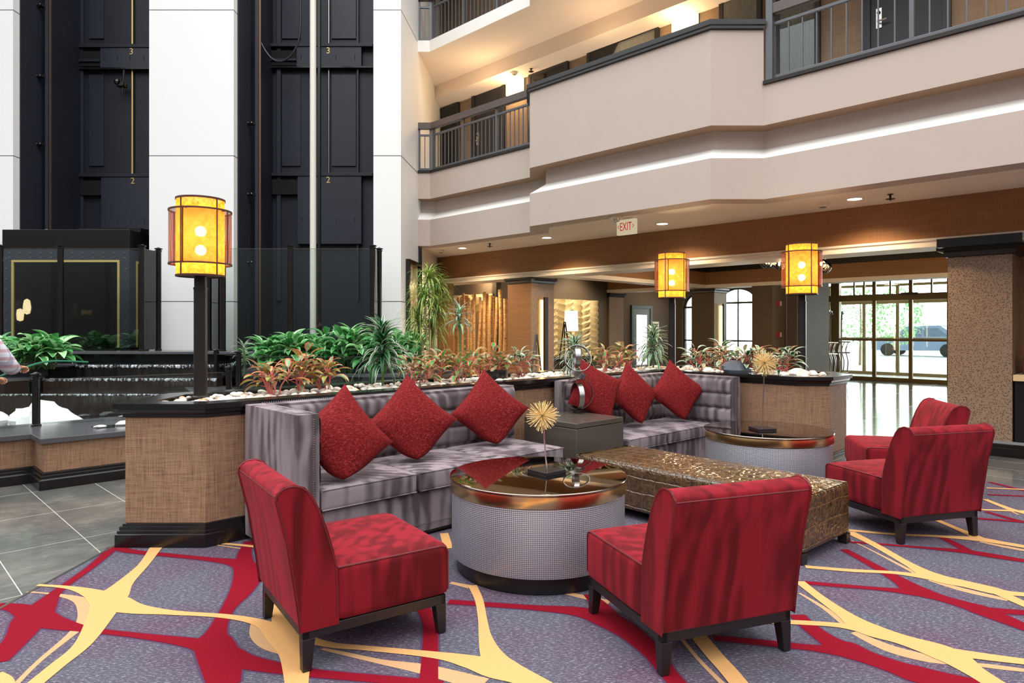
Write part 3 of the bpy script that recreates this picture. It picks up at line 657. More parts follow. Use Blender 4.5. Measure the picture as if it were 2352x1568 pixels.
def cushion(x0,x1,y0,y1,z0,z1,parent,name='seat_cushion',bul=.012):
    h=((x1-x0)/2-.003,(y1-y0)/2,(z1-z0)/2)
    o=MB().rbox(((x0+x1)/2,(y0+y1)/2,(z0+z1)/2),h,.028,10,bul,side=.004).build(name,M['sofa'],parent,weld=True)
    for z in (z1-.012,z0+.014): MB().tube([(x0+.012,y0+.001,z),(x1-.012,y0+.001,z)],.0045,6).build('piping',M['sofa'],o)
    return o
# first sofa: local x runs along the back, local y goes towards the planter wall
s1=thing('sofa','long mauve grey velvet sofa with three seat cushions and a left arm, against the planter',"sofa",U(1.91,3.73,Z0),rotS)
L1,D1,HT=2.43,.81,.93
MB().rbox((.075,D1/2,.48),(.075,D1/2,.45),.012,6).build('arm',M['sofa'],s1,weld=True)
b=MB(); b.rbox(((.15+L1)/2,D1-.065,.48),((L1-.15)/2,.065,.45),.012,6)
bk=b.build('backrest',M['sofa'],s1,weld=True)
q=MB(); quilt(q,Vector((.155,D1-.131,.47)),Vector((1,0,0)),Vector((0,0,1)),Vector((0,-1,0)),L1-.17,.44,.24,.148); q.build('quilted_panel',M['sofa'],bk,ang=1.2)
q=MB(); quilt(q,Vector((.151,.03,.47)),Vector((0,1,0)),Vector((0,0,1)),Vector((1,0,0)),D1-.17,.44,.24,.148); q.build('quilted_panel',M['sofa'],bk,ang=1.2)
MB().rbox(((.15+L1-.06)/2,.03+(D1-.16)/2,.17),((L1-.21)/2,(D1-.16)/2,.14),.01,6).build('base',M['sofa'],s1,weld=True)
MB().box(.15,L1-.06,.04,.6,.012,.04).build('plinth',M['plinth'],s1)
xs_=[.153,.88,1.61,L1-.065]
for i in range(3): cushion(xs_[i],xs_[i+1],0.0,D1-.135,.31,.46,s1)
def nails(par,a,c,n):
    b=MB(); nailrow(b,a,c,n); o=b.build('nailhead_row',M['chrome'],par); o['kind']='stuff'; o['label']='row of small silvery brass nailheads'
for a,c,n in (((.105,-.001,.06),(.105,-.001,.90),60),((.105,.02,.931),(.105,D1-.1,.931),50),((.105,D1-.03,.931),(L1-.03,D1-.03,.931),140),((.18,.028,.085),(L1-.08,.028,.085),140)): nails(s1,a,c,n)
# second sofa: L-shaped in the corner of the planter
s2=thing('sofa','corner mauve grey velvet sofa with a quilted right wing, beyond the taupe cube table','sofa',U(5.0,3.625,Z0),rotS)
LB=1.88; XS=.17
b=MB(); b.rbox((LB/2,.81-.065,.48),(LB/2,.065,.45),.012,6); bk=b.build('backrest',M['sofa'],s2,weld=True)
q=MB(); quilt(q,Vector((.02,.81-.131,.43)),Vector((1,0,0)),Vector((0,0,1)),Vector((0,-1,0)),LB-.15,.47,.24,.155); q.build('quilted_panel',M['sofa'],bk,ang=1.2)
b=MB(); b.rbox((LB-.07,.27,.48),(.07,.47,.45),.012,6); wg=b.build('wing',M['sofa'],s2,weld=True)
q=MB(); quilt(q,Vector((LB-.141,-.17,.43)),Vector((0,1,0)),Vector((0,0,1)),Vector((-1,0,0)),.84,.47,.24,.155); q.build('quilted_panel',M['sofa'],wg,ang=1.2)
MB().rbox(((XS+LB-.14)/2,.03+.325,.16),((LB-.14-XS)/2,.325,.13),.01,6).build('base',M['sofa'],s2,weld=True)
MB().box(XS,LB-.14,.05,.6,.012,.04).build('plinth',M['plinth'],s2)
for a,c in ((XS,.80),(.80,LB-.145)): cushion(a,c,0.0,.675,.29,.42,s2)
for a,c,n in (((LB-.105,-.201,.06),(LB-.105,-.201,.90),60),((-.002,.73,.06),(-.002,.73,.90),60),((.05,.78,.931),(LB-.06,.78,.931),110)): nails(s2,a,c,n)
# ---------------- cube side table
cz=.63
c=thing('side_table','taupe lacquered cube table between the two mauve sofas','side table',U(4.44,3.66,Z0),rotS)
MB().box(0,.66,0,.64,0,cz-.05).build('body',M['cube'],c,bevel=.004)
MB().box(0,.66,0,.64,cz-.045,cz).build('top',M['cube'],c,bevel=.004)
# ---------------- throw pillows
def pillow_mesh(S=.235,T=.085,n=16):
    vs=[];fs=[]
    for sg in (1,-1):
        for i in range(n+1):
            for j in range(n+1):
                a=-1+2*i/n; b=-1+2*j/n; a=math.copysign(abs(a)**.85,a); b=math.copysign(abs(b)**.85,b)
                t=T*max(0,(1-a*a)*(1-b*b))**.42
                t*=1+.10*math.sin(3*a+1)*math.cos(2.5*b)
                vs.append((S*a*(1-.09*(1-b*b)),S*b*(1-.09*(1-a*a)),sg*t))
    N=(n+1)**2
    for i in range(n):
        for j in range(n):
            q=(i*(n+1)+j,(i+1)*(n+1)+j,(i+1)*(n+1)+j+1,i*(n+1)+j+1); fs.append(q); fs.append(tuple(N+x for x in q[::-1]))
    return MB().add(vs,fs)
# (u,w,z centre, yaw of the facing normal, roll from diamond, lean back, label)
PIL=[(2.30,3.85,.73,-47,-10,17,'red chenille pillow on its corner, nearest the left arm of the long sofa',.46),
 (2.98,4.03,.75,-60,0,17,'red chenille pillow on its corner, middle of the long sofa',.46),
 (3.84,4.10,.75,-64,2,17,'red chenille pillow on its corner at the right end of the long sofa',.46),
 (5.30,4.12,.82,-62,16,20,'red chenille pillow directly behind the cube table',.42),
 (5.88,4.06,.75,-55,0,18,'red chenille pillow on its corner, middle of the corner sofa',.42),
 (6.47,3.90,.755,-72,4,18,'red chenille pillow in the corner beside the quilted wing',.42)]
for (u,w,z,yaw,roll,lean,lab,seat) in PIL:
    m=Matrix.Rotation(math.radians(yaw+90),4,'Z')@Matrix.Rotation(math.radians(90-lean),4,'X')@Matrix.Rotation(math.radians(45+roll),4,'Z')
    b=pillow_mesh(.262 if u>5 else .262,.082 if u>5 else .088); zs=seat+.014-z; vs=[]
    for v in b.v:
        q=(m.to_3x3()@v)
        if q.z<zs+.10:                                             # the lower corner spreads out on the cushion
            d=zs+.10-q.z; q.z=zs+.10-.10*(1-math.exp(-d/.10))
            q.z=max(q.z,zs)
        vs.append(q)
    b.v=vs; o=b.build('throw_pillow',M['pillow'],weld=True,ang=1.2); o.location=U(u,w,z+Z0)
    tag(o,lab,'pillow','red throw pillows on the sofas')
# ================================================================ RED SLIPPER CHAIRS
def chair(lab,loc,rot):
    t=thing('slipper_chair',lab,'chair',loc,rot,'red velvet slipper chairs')
    hw=.345
    prof=[(-.345,.18),(-.36,.30),(-.40,.55),(-.445,.735),(-.44,.765),(-.415,.785),(-.375,.79),(-.335,.775),(-.305,.74),(-.27,.67),(-.235,.57),(-.21,.48),(-.195,.40),(-.19,.18)]
    b=MB(); k=len(prof); xs=[-hw,-hw*.5,0,hw*.5,hw]; vs=[(x,y,z) for x in xs for y,z in prof]
    b.add(vs,[(i*k+j,i*k+(j+1)%k,(i+1)*k+(j+1)%k,(i+1)*k+j) for i in range(4) for j in range(k)]+[list(range(k)),[4*k+j for j in range(k)][::-1]])
    bk=b.build('backrest',M['red'],t,bevel=.008,ang=.9)
    pf=[(-.349,.205)]+prof[1:-1]+[(-.191,.205)]
    for sx in (-1,1): MB().tube([(sx*(hw-.002),y,z) for y,z in cr(pf,3)],.005,6).build('piping',M['red_pipe'],bk)
    MB().tube([(-hw,prof[3][0]+.003,prof[3][1]+.012),(hw,prof[3][0]+.003,prof[3][1]+.012)],.004,6).build('piping',M['red_pipe'],bk)
    s=MB().rbox((0,.085,.30),(hw,.275,.122),.028,12,.014,side=.006).build('seat',M['red'],t,weld=True)
    z=.414
    for sx in (-1,1): MB().tube([(sx*(hw-.007),-.185,z),(sx*(hw-.007),.32,z),(sx*(hw-.007),.343,z-.008),(sx*(hw-.007),.353,z-.03),(sx*(hw-.007),.353,.205)],.005,6).build('piping',M['red_pipe'],s)
    f=MB(); 
    for x0,x1,y0,y1 in ((-.335,.335,-.335,-.305),(-.335,.335,.315,.345),(-.335,-.305,-.335,.345),(.305,.335,-.335,.345)): f.box(x0,x1,y0,y1,.135,.18)
    f.build('frame',M['wood_leg'],t,smooth=False,bevel=.003)
    for sx in (-1,1):
        for y in (-.31,.32):
            g=MB(); a=.027; c2=.019; x=sx*.309
            xo=sx*.336; xi=sx*.282; xib=sx*.298
            yo=y-.026 if y<0 else y+.026; yi=y+.028 if y<0 else y-.028; yib=y+.012 if y<0 else y-.012
            g.add([(xi,yi,.136),(xo,yi,.136),(xo,yo,.136),(xi,yo,.136),(xib,yib,0),(xo,yib,0),(xo,yo,0),(xib,yo,0)],[(0,1,2,3),(7,6,5,4),(0,4,5,1),(1,5,6,2),(2,6,7,3),(3,7,4,0)])
            g.build('leg',M['wood_leg'],t,smooth=False,bevel=.002)
    return t
ch=chair('red velvet slipper chair at the front left, seen from its side, by the round table',(-.79,3.265,Z0),math.radians(-55.8))
dup(ch,(.825,3.20,Z0),math.radians(19.8),'red velvet slipper chair in front with its striped back turned to the viewer')
dup(ch,(2.84,4.885,Z0),math.radians(15.7),'red velvet slipper chair at the right, beyond the end of the crocodile ottoman')
dup(ch,(3.50,6.05,Z0),math.radians(77),'red velvet slipper chair farthest away, facing left by the second round table')
# ================================================================ OTTOMAN
ot=thing('ottoman','long bronze crocodile leather bench ottoman between the two round tables','ottoman',U(4.545,2.555,Z0),math.radians(131))
MB().rbox((0,0,.235),(.96,.345,.175),.03,14,.02).build('cushion_body',M['croc'],ot,weld=True)
for z in (.405,.29,.18): 
    p=MB()
    e=.012 if z>.4 else 0
    p.tube([(-.955+e,-.34+e,z),(.955-e,-.34+e,z),(.955-e,.34-e,z),(-.955+e,.34-e,z)],.005,6,closed=True); p.build('piping',M['croc'],ot)
for sx in (-1,1):
    for sy in (-1,1): MB().box(sx*.93-.03,sx*.93+.03,sy*.315-.03,sy*.315+.03,0,.065).build('leg',M['wood_leg'],ot,smooth=False,bevel=.002)
# ================================================================ ROUND TABLES
def rtable(lab,loc):
    t=thing('round_table',lab,'table',loc,0,'round drum coffee tables')
    MB().lathe([(.50,0),(.50,.085)],96).build('plinth',M['plinth'],t)
    MB().lathe([(.515,.085),(.527,.092),(.53,.11),(.53,.455),(.527,.468),(.515,.472)],128,caps=False).build('drum',M['drum'],t)
    MB().lathe([(.50,.4725),(.538,.4725),(.54,.475),(.54,.537),(.536,.54),(.50,.54)],128,caps=False).build('brass_band',M['brass'],t)
    MB().lathe([(.543,.5405),(.5445,.543),(.5445,.551),(.542,.554),(.53,.5545)],128).build('glass_top',M['table_glass'],t)
    return t
T1=(.16,4.12,Z0); T2=(2.28,5.95,Z0)
rtable('round drum table with brass band and mirror glass top, nearer one between the red chairs',T1)
rtable('round drum table with brass band, farther one in front of the corner sofa',T2)
def burst(lab,loc,hb,rad,tilt,rs):
    t=thing('starburst_ornament',lab,'ornament',loc,rs,'gold starburst ornaments')
    MB().box(-.085,.085,-.085,.085,0,.022).build('base',M['marble'],t,smooth=False,bevel=.002)
    dx,dy=tilt; c=Vector((dx,dy,hb)); MB().tube([(0,0,.02),(dx,dy,hb)],.0045,8).build('stem',M['chrome'],t)
    MB().sphere(c,.014,12).build('core',M['marble'],t)
    b=MB(); n=150
    for i in range(n):
        z=1-2*(i+.5)/n; a=i*2.399963; r=math.sqrt(1-z*z); d=Vector((r*math.cos(a),r*math.sin(a),z)); L=rad*R.uniform(.78,1.03)
        s=d.cross(Vector((.3,.5,.8))).normalized(); q=d.cross(s); w=.0028
        p0=c+d*.014; p1=c+d*L
        b.add([p0-s*w*.5,p0+q*w*.5,p0+s*w*.5,p0-q*w*.5,p1-s*w,p1+q*w,p1+s*w,p1-q*w],[(0,1,5,4),(1,2,6,5),(2,3,7,6),(3,0,4,7),(4,5,6,7)])
    b.build('spikes',M['spike'],t,smooth=False)
    return t
burst('gold starburst on a short stem and black marble base, on the nearer round table',(.215,4.13,.555+Z0),.355,.107,(-.035,0),math.radians(40))
burst('gold starburst on a tall stem and black marble base, on the farther round table',(2.21,5.88,.555+Z0),.59,.12,(.02,0),math.radians(10))
# ring sculpture on the cube
sc=thing('ring_sculpture','brushed nickel sculpture of interlocking rings on the cube table','sculpture',U(5.02,4.12,cz+Z0),rotS)
def ring(c,R_,wd,rx,ry,rz,t=.004,par=sc):
    m=Matrix.Translation(c)@Matrix.Rotation(math.radians(rz),4,'Z')@Matrix.Rotation(math.radians(ry),4,'Y')@Matrix.Rotation(math.radians(rx),4,'X')
    b=MB(); n=64; vs=[]
    for r,z in ((R_-t,-wd/2),(R_,-wd/2),(R_,wd/2),(R_-t,wd/2)):
        for j in range(n): a=2*math.pi*j/n; vs.append(m@Vector((r*math.cos(a),r*math.sin(a),z)))
    b.add(vs,[(k*n+j,k*n+(j+1)%n,((k+1)%4)*n+(j+1)%n,((k+1)%4)*n+j) for k in range(4) for j in range(n)])
    return b.build('ring',M['sculpt'],par)
MB().lathe([(.045,0),(.045,.035)],32).build('base',M['plinth'],sc)
ring((0,0,.19),.155,.035,90,0,-30); ring((0,0,.165),.13,.05,90,0,62)
ring((.0,0,.385),.085,.04,22,14,0); ring((0,0,.39),.075,.03,70,0,20)
ring((0,0,.53),.135,.035,68,18,-38); ring((-.01,0,.545),.095,.05,90,0,50)
# ================================================================ TEXT
def text(name,body,size,mat,parent,loc,rot,ext=.001,scale=(1,1,1)):
    c=bpy.data.curves.new(name,'FONT'); c.body=body; c.size=size; c.extrude=ext; c.align_x='CENTER'; c.align_y='CENTER'
    t=bpy.data.objects.new('t',c); scn.collection.objects.link(t); bpy.context.view_layer.update()
    me=bpy.data.meshes.new_from_object(t.evaluated_get(bpy.context.evaluated_depsgraph_get())); bpy.data.objects.remove(t)
    me.name=name; me.materials.clear(); me.materials.append(mat)
    o=bpy.data.objects.new(name,me); scn.collection.objects.link(o); o.location=loc; o.rotation_euler=rot; o.scale=scale
    if parent is not None: o.parent=parent
    return o
def X(px,Y): return (px-1176)/F*Y
def Zy(py,Y): return H-(py-HY)/F*Y
# ================================================================ POLE LAMPS
def pole_lamp(lab,loc,rot,top=1.47):
    t=thing('pole_lamp',lab,'lamp',loc,rot,'amber pole lamps in the planter')
    z0=top-.56
    MB().lathe([(.062,0),(.062,.02),(.047,.03),(.047,z0-.10),(.05,z0-.10),(.05,z0-.085),(.044,z0-.085),(.044,z0+.01)],32).build('pole',M['dark_bronze'],t)
    s=MB().lathe([(.165,z0+.005),(.165,top-.005)],64,caps=False).build('inner_shade',M['mica'],t)
    b=MB()
    for a in (25,115,205,295):
        a=math.radians(a+20); b2=MB(); b2.tube([(.167*math.cos(a),.167*math.sin(a),z0),(.167*math.cos(a),.167*math.sin(a),top)],.006,4); b2.build('rib',M['shade_ring'],s)
    for z in (z0,top):
        MB().lathe([(.160,z-.007),(.17,z-.007),(.17,z+.007),(.160,z+.007),(.160,z-.007)],64,caps=False).build('rim',M['shade_ring'],s)
    MB().lathe([(.03,z0+.0),(.163,z0+.001),(.163,z0+.006),(.03,z0+.006)],48,caps=False).build('bottom_plate',M['shade_ring'],s)
    g=MB().lathe([(.213,z0+.085),(.213,top-.085)],96,caps=False).build('mesh_shade',M['mesh'],t)
    for z in (z0+.085,top-.085):
        MB().lathe([(.208,z-.006),(.217,z-.006),(.217,z+.006),(.208,z+.006),(.208,z-.006)],64,caps=False).build('ring',M['shade_ring'],g)
    for a in (0,90,180,270):
        a=math.radians(a+62); b2=MB(); c,s_=math.cos(a),math.sin(a)
        b2.tube([(.213*c,.213*s_,z0+.085),(.213*c,.213*s_,top-.085)],.005,4); b2.build('rib',M['shade_ring'],g)
        b2=MB(); b2.tube([(.165*c,.165*s_,top-.085),(.213*c,.213*s_,top-.085)],.004,4); b2.build('strut',M['shade_ring'],g)
    for k,z in enumerate((z0+.19,z0+.33)):
        MB().sphere((0,0,z),.04,16).build('bulb',M['bulb'],t)
        lamp('bulb_light','POINT',(0,0,z+.0),8,(1,.78,.46),.045,parent=t)
    MB().tube([(0,0,z0),(0,0,z0+.36)],.008,8).build('socket_rod',M['shade_ring'],t)
    return t
PL=[((-2.30,4.92,.93),'amber drum lamp on a thick dark pole at the left end of the planter'),
    ((2.02,8.42,.93),'amber drum lamp on a dark pole behind the corner sofa'),
    ((3.27,7.52,.93),'amber drum lamp on a dark pole at the right end of the planter')]
for i,(l,lab) in enumerate(PL): pole_lamp(lab,l,(0.35,0.05,1.0)[i])
# ================================================================ PEBBLES
def pebble_mesh(r,flat,seed,n=10):
    rr=random.Random(seed); b=MB().sphere((0,0,0),r,n,sc=(1,rr.uniform(.65,.85),flat))
    ph=[rr.uniform(0,6) for _ in range(4)]
    b.v=[v*(1+.10*math.sin(v.x/r*2+ph[0])+.08*math.sin(v.y/r*3+ph[1])+.06*math.sin(v.z/r*4+ph[2])) for v in b.v]
    return b
def pip(p,poly):
    c=False; j=len(poly)-1
    for i in range(len(poly)):
        if (poly[i][1]>p[1])!=(poly[j][1]>p[1]) and p[0]<(poly[j][0]-poly[i][0])*(p[1]-poly[i][1])/(poly[j][1]-poly[i][1])+poly[i][0]: c=not c
        j=i
    return c
inn2=[offp(poly,i,-.155) for i in range(len(poly))]
cand=[]
tries=0
while len(cand)<1900 and tries<60000:
    tries+=1; p=(R.uniform(-3,6),R.uniform(4.4,10)); u,w=uw(p)
    if not pip(p,inn2): continue
    cand.append(p)
# nearest to the front edge first
def depth(p): return math.hypot(p[0],p[1])
cand.sort(key=depth)
protos=[pebble_mesh(.036,.55,k).build('river_pebble',M['pebble2'] if k%5==3 else M['pebble'],weld=True,ang=3) for k in range(7)]
used=set(); cnt=0; rest=MB(); cell={}
def okp(p,d):
    k=(int(p[0]/.05),int(p[1]/.05))
    for a in (-1,0,1):
        for b_ in (-1,0,1):
            for q in cell.get((k[0]+a,k[1]+b_),[]):
                if (q[0]-p[0])**2+(q[1]-p[1])**2<d*d: return False
    cell.setdefault(k,[]).append(p); return True
placed=[p for p in cand if okp(p,.048)]
for i,p in enumerate(placed):
    s=R.uniform(.75,1.35); z=.918+R.uniform(0,.022); k=R.randrange(7)
    if cnt<300:
        o=protos[k] if k not in used else protos[k].copy()
        if k in used: scn.collection.objects.link(o)
        used.add(k); o.location=(p[0],p[1],z); o.rotation_euler=(R.uniform(-.25,.25),R.uniform(-.25,.25),R.uniform(0,6)); o.scale=(s,s,s)
        tag(o,'cream river pebble in the loose bed filling the long planter','pebble','river pebbles filling the planter'); cnt+=1
    else:
        m=Matrix.Translation((p[0],p[1],z))@rotz(R.uniform(0,6))@Matrix.Scale(s,4); b=pebble_mesh(.036,.55,k,8); rest.add([m@v for v in b.v],b.f,1 if k==3 else 0)
o=rest.build('pebble_bed',[M['pebble'],M['pebble2']],ang=3); tag(o,'far bed of cream river pebbles filling the planter behind the corner sofa','pebbles',kind='stuff')
# ================================================================ PLANTS
def leaf(b,base,az,el,L,W,droop,mc,me,kind=0,edge=.55,seg=7,twist=0):
    pts=[];p=Vector(base); e=el; hd=Vector((math.cos(az),math.sin(az),0)); sd=Vector((-math.sin(az),math.cos(az),0)); vs=[]
    for i in range(seg+1):
        t=i/seg
        if kind==0: w=W*.5*(math.sin(math.pi*min(1,t**.75*1.0))**.85 if 0<t<1 else .03)
        else: w=W*.5*min(1,.45+t*4)*(1-t)**.5 if t<1 else .001
        n=hd*(-math.sin(e))+Vector((0,0,math.cos(e)))
        s2=sd*math.cos(twist)+n*math.sin(twist)
        up=n*(w*.28)
        vs+=[p-s2*w+up,p-s2*w*edge+up*.4,p.copy(),p+s2*w*edge+up*.4,p+s2*w+up]
        p=p+(hd*math.cos(e)+Vector((0,0,math.sin(e))))*(L/seg); e-=droop/seg
    k=len(vs)//5; fo=[];fi=[]
    for i in range(k-1):
        a=i*5; c=a+5
        fo+=[(a,a+1,c+1,c),(a+3,a+4,c+4,c+3)]; fi+=[(a+1,a+2,c+2,c+1),(a+2,a+3,c+3,c+2)]
    n0=len(b.f); b.add(vs,fo,me); b.f+=[[len(b.v)-len(vs)+x for x in f] for f in fi]; b.m+=[mc]*len(fi)
def aglaonema(lab,loc,height,n,L,W,mats,stem,group,rs,spread=.16):
    t=thing('aglaonema_plant',lab,'plant',loc,R.uniform(0,6),group); rr=random.Random(rs)
    b=MB(); st=MB()
    for k in range(n):
        a=rr.uniform(0,6.28); d=rr.uniform(.0,spread); h=height*rr.uniform(.45,1.0)
        p0=Vector((d*.35*math.cos(a),d*.35*math.sin(a),-.01)); p1=Vector((d*1.1*math.cos(a),d*1.1*math.sin(a),h*.62))
        pts=[p0,(p0+p1)/2+Vector((rr.uniform(-.02,.02),rr.uniform(-.02,.02),.02)),p1]; st.tube(cr(pts,3),.006,5)
        m=rr.randint(7,9)
        for j in range(m):
            az=a+j*2.4+rr.uniform(-.3,.3); f=j/m; el=rr.uniform(.15,.5)+f*.9
            q=p1+Vector((0,0,(f-.5)*.10*height/.45)); pl_=L*.30; hd=Vector((math.cos(az)*math.cos(el),math.sin(az)*math.cos(el),math.sin(el)))
            q2=q+hd*pl_; st.tube([q,q2],[.004,.0028],4,caps=False)
            s=rr.uniform(.8,1.1); leaf(b,q2,az,el-.1,L*s*.95,W*s,rr.uniform(.9,1.6),rr.choice((0,1)),rr.choice((2,2,3)),0,.62,twist=rr.uniform(-.4,.4))
    st.build('stems',stem,t); b.build('foliage',[M[x] for x in mats],t,ang=3); return t
def dracaena(lab,loc,height,n,L,W,group,rs,mats=('lf_dark','lf_green','lf_white','lf_white'),cane='stem_green',edge=.6,heads=1,nm='dracaena_plant',drp=(1.5,2.5)):
    t=thing(nm,lab,'plant',loc,0,group); rr=random.Random(rs); b=MB(); st=MB()
    for hh in range(heads):
        top=Vector(((-.14,.09,-.05,.12,-.16,.03)[hh]*(hh>0) if heads>1 else 0,rr.uniform(-.12,.12)*(hh>0),height*(1-.5*hh/max(1,heads-1) if heads>1 else 1)))
        st.tube(cr([(top.x*.3,top.y*.3,-.01),(top.x*.6+.01,top.y*.6,top.z*.5),tuple(top)],4),.011,6)
        for j in range(n):
            f=j/n; az=j*2.4+rr.uniform(-.3,.3); el=rr.uniform(-.1,.4)+1.15*f; s=rr.uniform(.75,1.1)*(1-.25*f)
            leaf(b,top+Vector((0,0,-(height*.62 if cane=='stem_green' and height<.6 else .14)*(1-f)**1.3)),az,el,L*s,W*rr.uniform(.8,1.1),rr.uniform(*drp)*(1-.4*f),rr.choice((0,0,1)),rr.choice((2,3)),1,edge,9)
    st.build('cane',M[cane],t); b.build('foliage',[M[x] for x in mats],t,ang=3); return t
def pw(px,w): r=(px-1176)/F; u=w*(1+r)/(1-r); return U(u,w,.915)
def pu(px,u): r=(px-1176)/F; w=u*(1-r)/(1+r); return U(u,w,.915)
RM=('lf_grey','lf_green','lf_orange','lf_pink'); RM2=('lf_lime','lf_grey','lf_pink','lf_orange'); RM3=('lf_dark','lf_grey','lf_white','lf_pink')
G='orange and pink leaved aglaonemas in the planter'
reds=[(628,5.0,.30,RM2,'low orange leaved aglaonema nearest the left pole lamp'),(690,5.05,.44,RM2,'taller orange leaved aglaonema, second from the left pole lamp'),(748,5.0,.33,RM2,'orange leaved aglaonema left of the big striped dracaena'),
 (962,5.0,.34,RM,'pink stemmed aglaonema just right of the big striped dracaena'),(1010,5.1,.36,RM,'pink stemmed aglaonema in front of the grassy tall plant'),(1055,4.95,.37,RM,'pink stemmed aglaonema below the tall striped dracaena'),(1105,5.15,.42,RM,'pink edged aglaonema in front of the birch trunks'),(1150,5.0,.36,RM,'pink edged aglaonema above the right end of the long sofa'),(1200,4.95,.40,RM3,'dark leaved pink stemmed aglaonema left of the ring sculpture'),
 (1395,4.75,.36,RM,'pink stemmed aglaonema between the two striped dracaenas by the corner sofa'),(1450,4.8,.38,RM,'pink leaved aglaonema behind the middle pillow of the corner sofa')]
for k,(px,w,h,mt,lab) in enumerate(reds): aglaonema(lab,pw(px,w),h,6,.155,.05,mt,M['stem_pink'],G,50+k,.13)
for k,(px,u,h,lab) in enumerate(((1608,7.45,.42,'pink stemmed aglaonema just right of the middle pole lamp'),(1655,7.5,.44,'pink stemmed aglaonema left of the slate rock'),(1712,7.4,.34,'dark leaved aglaonema over the slate rock'),(1745,7.55,.42,'dark leaved aglaonema behind the tall starburst'),(1790,7.4,.36,'rightmost dark leaved aglaonema of the planter'))):
    aglaonema(lab,pu(px,u),h,6,.165,.055,RM3,M['stem_pink'],G,80+k,.12)
GD='white striped dracaenas'
dracaena('big white striped dracaena behind the middle of the long sofa',pw(878,4.95),.50,120,.33,.042,GD,1,('lf_dark','lf_dark','lf_white','lf_green'))
dracaena('white striped dracaena right of the ring sculpture',pw(1320,4.75),.34,80,.32,.04,GD,2)
dracaena('tall white striped dracaena left of the middle pole lamp',pw(1500,4.78),.44,100,.36,.042,GD,3)
dracaena('tall slim striped dracaena in front of the birch trunks',pw(1054,5.2),.70,44,.24,.03,GD,4)
dracaena('small striped dracaena at the left end of the stone plant bed',(X(560,9.2),9.2,.80),.40,40,.30,.022,GD,5)
dracaena('tall grassy plant with thin drooping leaves beside the framed picture',(X(985,8.9),8.9,.80),1.36,90,.42,.022,None,6,('lf_lime','lf_green','lf_lime','lf_lime'),'stem_tan',.5,6,'grassy_tree_plant',(2.0,3.0))
GM=('lf_green','lf_green','lf_pale','lf_green'); GG='broad leaved green aglaonemas'
for k,(px,Y,h,lab) in enumerate(((610,9.7,.42,'green broad leaved plant at the left end of the stone bed'),(668,9.75,.46,'green broad leaved plant second from the left in the stone bed'),(735,9.7,.55,'green broad leaved plant in front of the tall glass post'),(800,9.75,.58,'green broad leaved plant in the middle of the stone bed'),(862,9.7,.52,'green broad leaved plant behind the big striped dracaena'),(925,9.6,.48,'green broad leaved plant at the right end of the stone bed'))):
    aglaonema(lab,(X(px,Y),Y,.80),h+.14,12,.29,.11,GM,M['stem_green'],GG,20+k,.26)
for k,(px,Y,h,lab) in enumerate(((18,9.3,.40,'pale green broad leaved plant at the left edge of the water steps'),(72,9.2,.38,'pale green broad leaved plant above the water steps, middle of the left three'),(118,9.3,.40,'pale green broad leaved plant nearest the water, right of the left three'))):
    aglaonema(lab,(X(px,Y),Y,.90),h+.06,12,.27,.11,('lf_green','lf_pale','lf_green','lf_pale'),M['stem_green'],GG,40+k,.22)
# slate rock and larger white stones in the right part of the planter
def rock(lab,name,loc,r,sc,mat,seed,cat='rock',group=None,rot=0,n=16):
    rr=random.Random(seed); b=MB().sphere((0,0,0),1,n,sc=(1,1,1)); dirs=[(Vector((rr.uniform(-1,1),rr.uniform(-1,1),rr.uniform(-1,1))).normalized(),rr.uniform(.62,.9)) for _ in range(9)]
    o2=[]
    for v in b.v:
        v=v.copy()
        for d,k in dirs:
            q=v.dot(d)
            if q>k: v-=d*(q-k)
        o2.append(Vector((v.x*r*sc[0],v.y*r*sc[1],v.z*r*sc[2])))
    if n>20: o2=[v*(1+.07*math.sin(v.x*31/r*.3+v.z*9/r)+.05*math.sin(v.y*17/r+v.x*23/r)+rr.uniform(-.02,.02)) for v in o2]
    b.v=o2; o=b.build(name,mat,weld=n<=20,ang=.35); o.location=loc; o.rotation_euler=(0,0,rot); tag(o,lab,cat,group); return o
q=pu(1693,7.22); rock('blue grey slate rock among the plants behind the quilted wing','slate_rock',(q.x,q.y,.985),.19,(1,.8,.6),M['slate_rock'],3)
for k,(px,u,r) in enumerate(((1628,7.25,.062),(1598,7.2,.05),(1650,7.2,.045),(1835,7.25,.10),(1818,7.35,.07),(1868,7.4,.07),(1800,7.15,.055),(1850,7.15,.05),(1890,7.5,.05))):
    q=pu(px,u); rock(('pale stone left of the slate rock, the largest there','small pale stone beside the middle pole lamp','small pale stone touching the slate rock','biggest white stone at the right end of the planter','tan white stone behind the tall starburst','pale stone right of the biggest white stone','small stone directly below the tall starburst','small stone in front of the biggest white stone','rightmost pale stone of the planter')[k],'stone',(q.x,q.y,.935+r*.35),r,(1.1,.8,.62),M['pebble'],10+k,'stone','large pale stones at the right of the planter',k)
MB_p=thing('plant_pot','black plastic pot half sunk among the pebbles behind the long sofa','pot',pw(1140,4.85))
MB().lathe([(.10,-.01),(.12,.10),(.125,.10),(.125,.115),(.112,.115),(.10,.02)],32).build('pot_body',M['plinth'],MB_p)
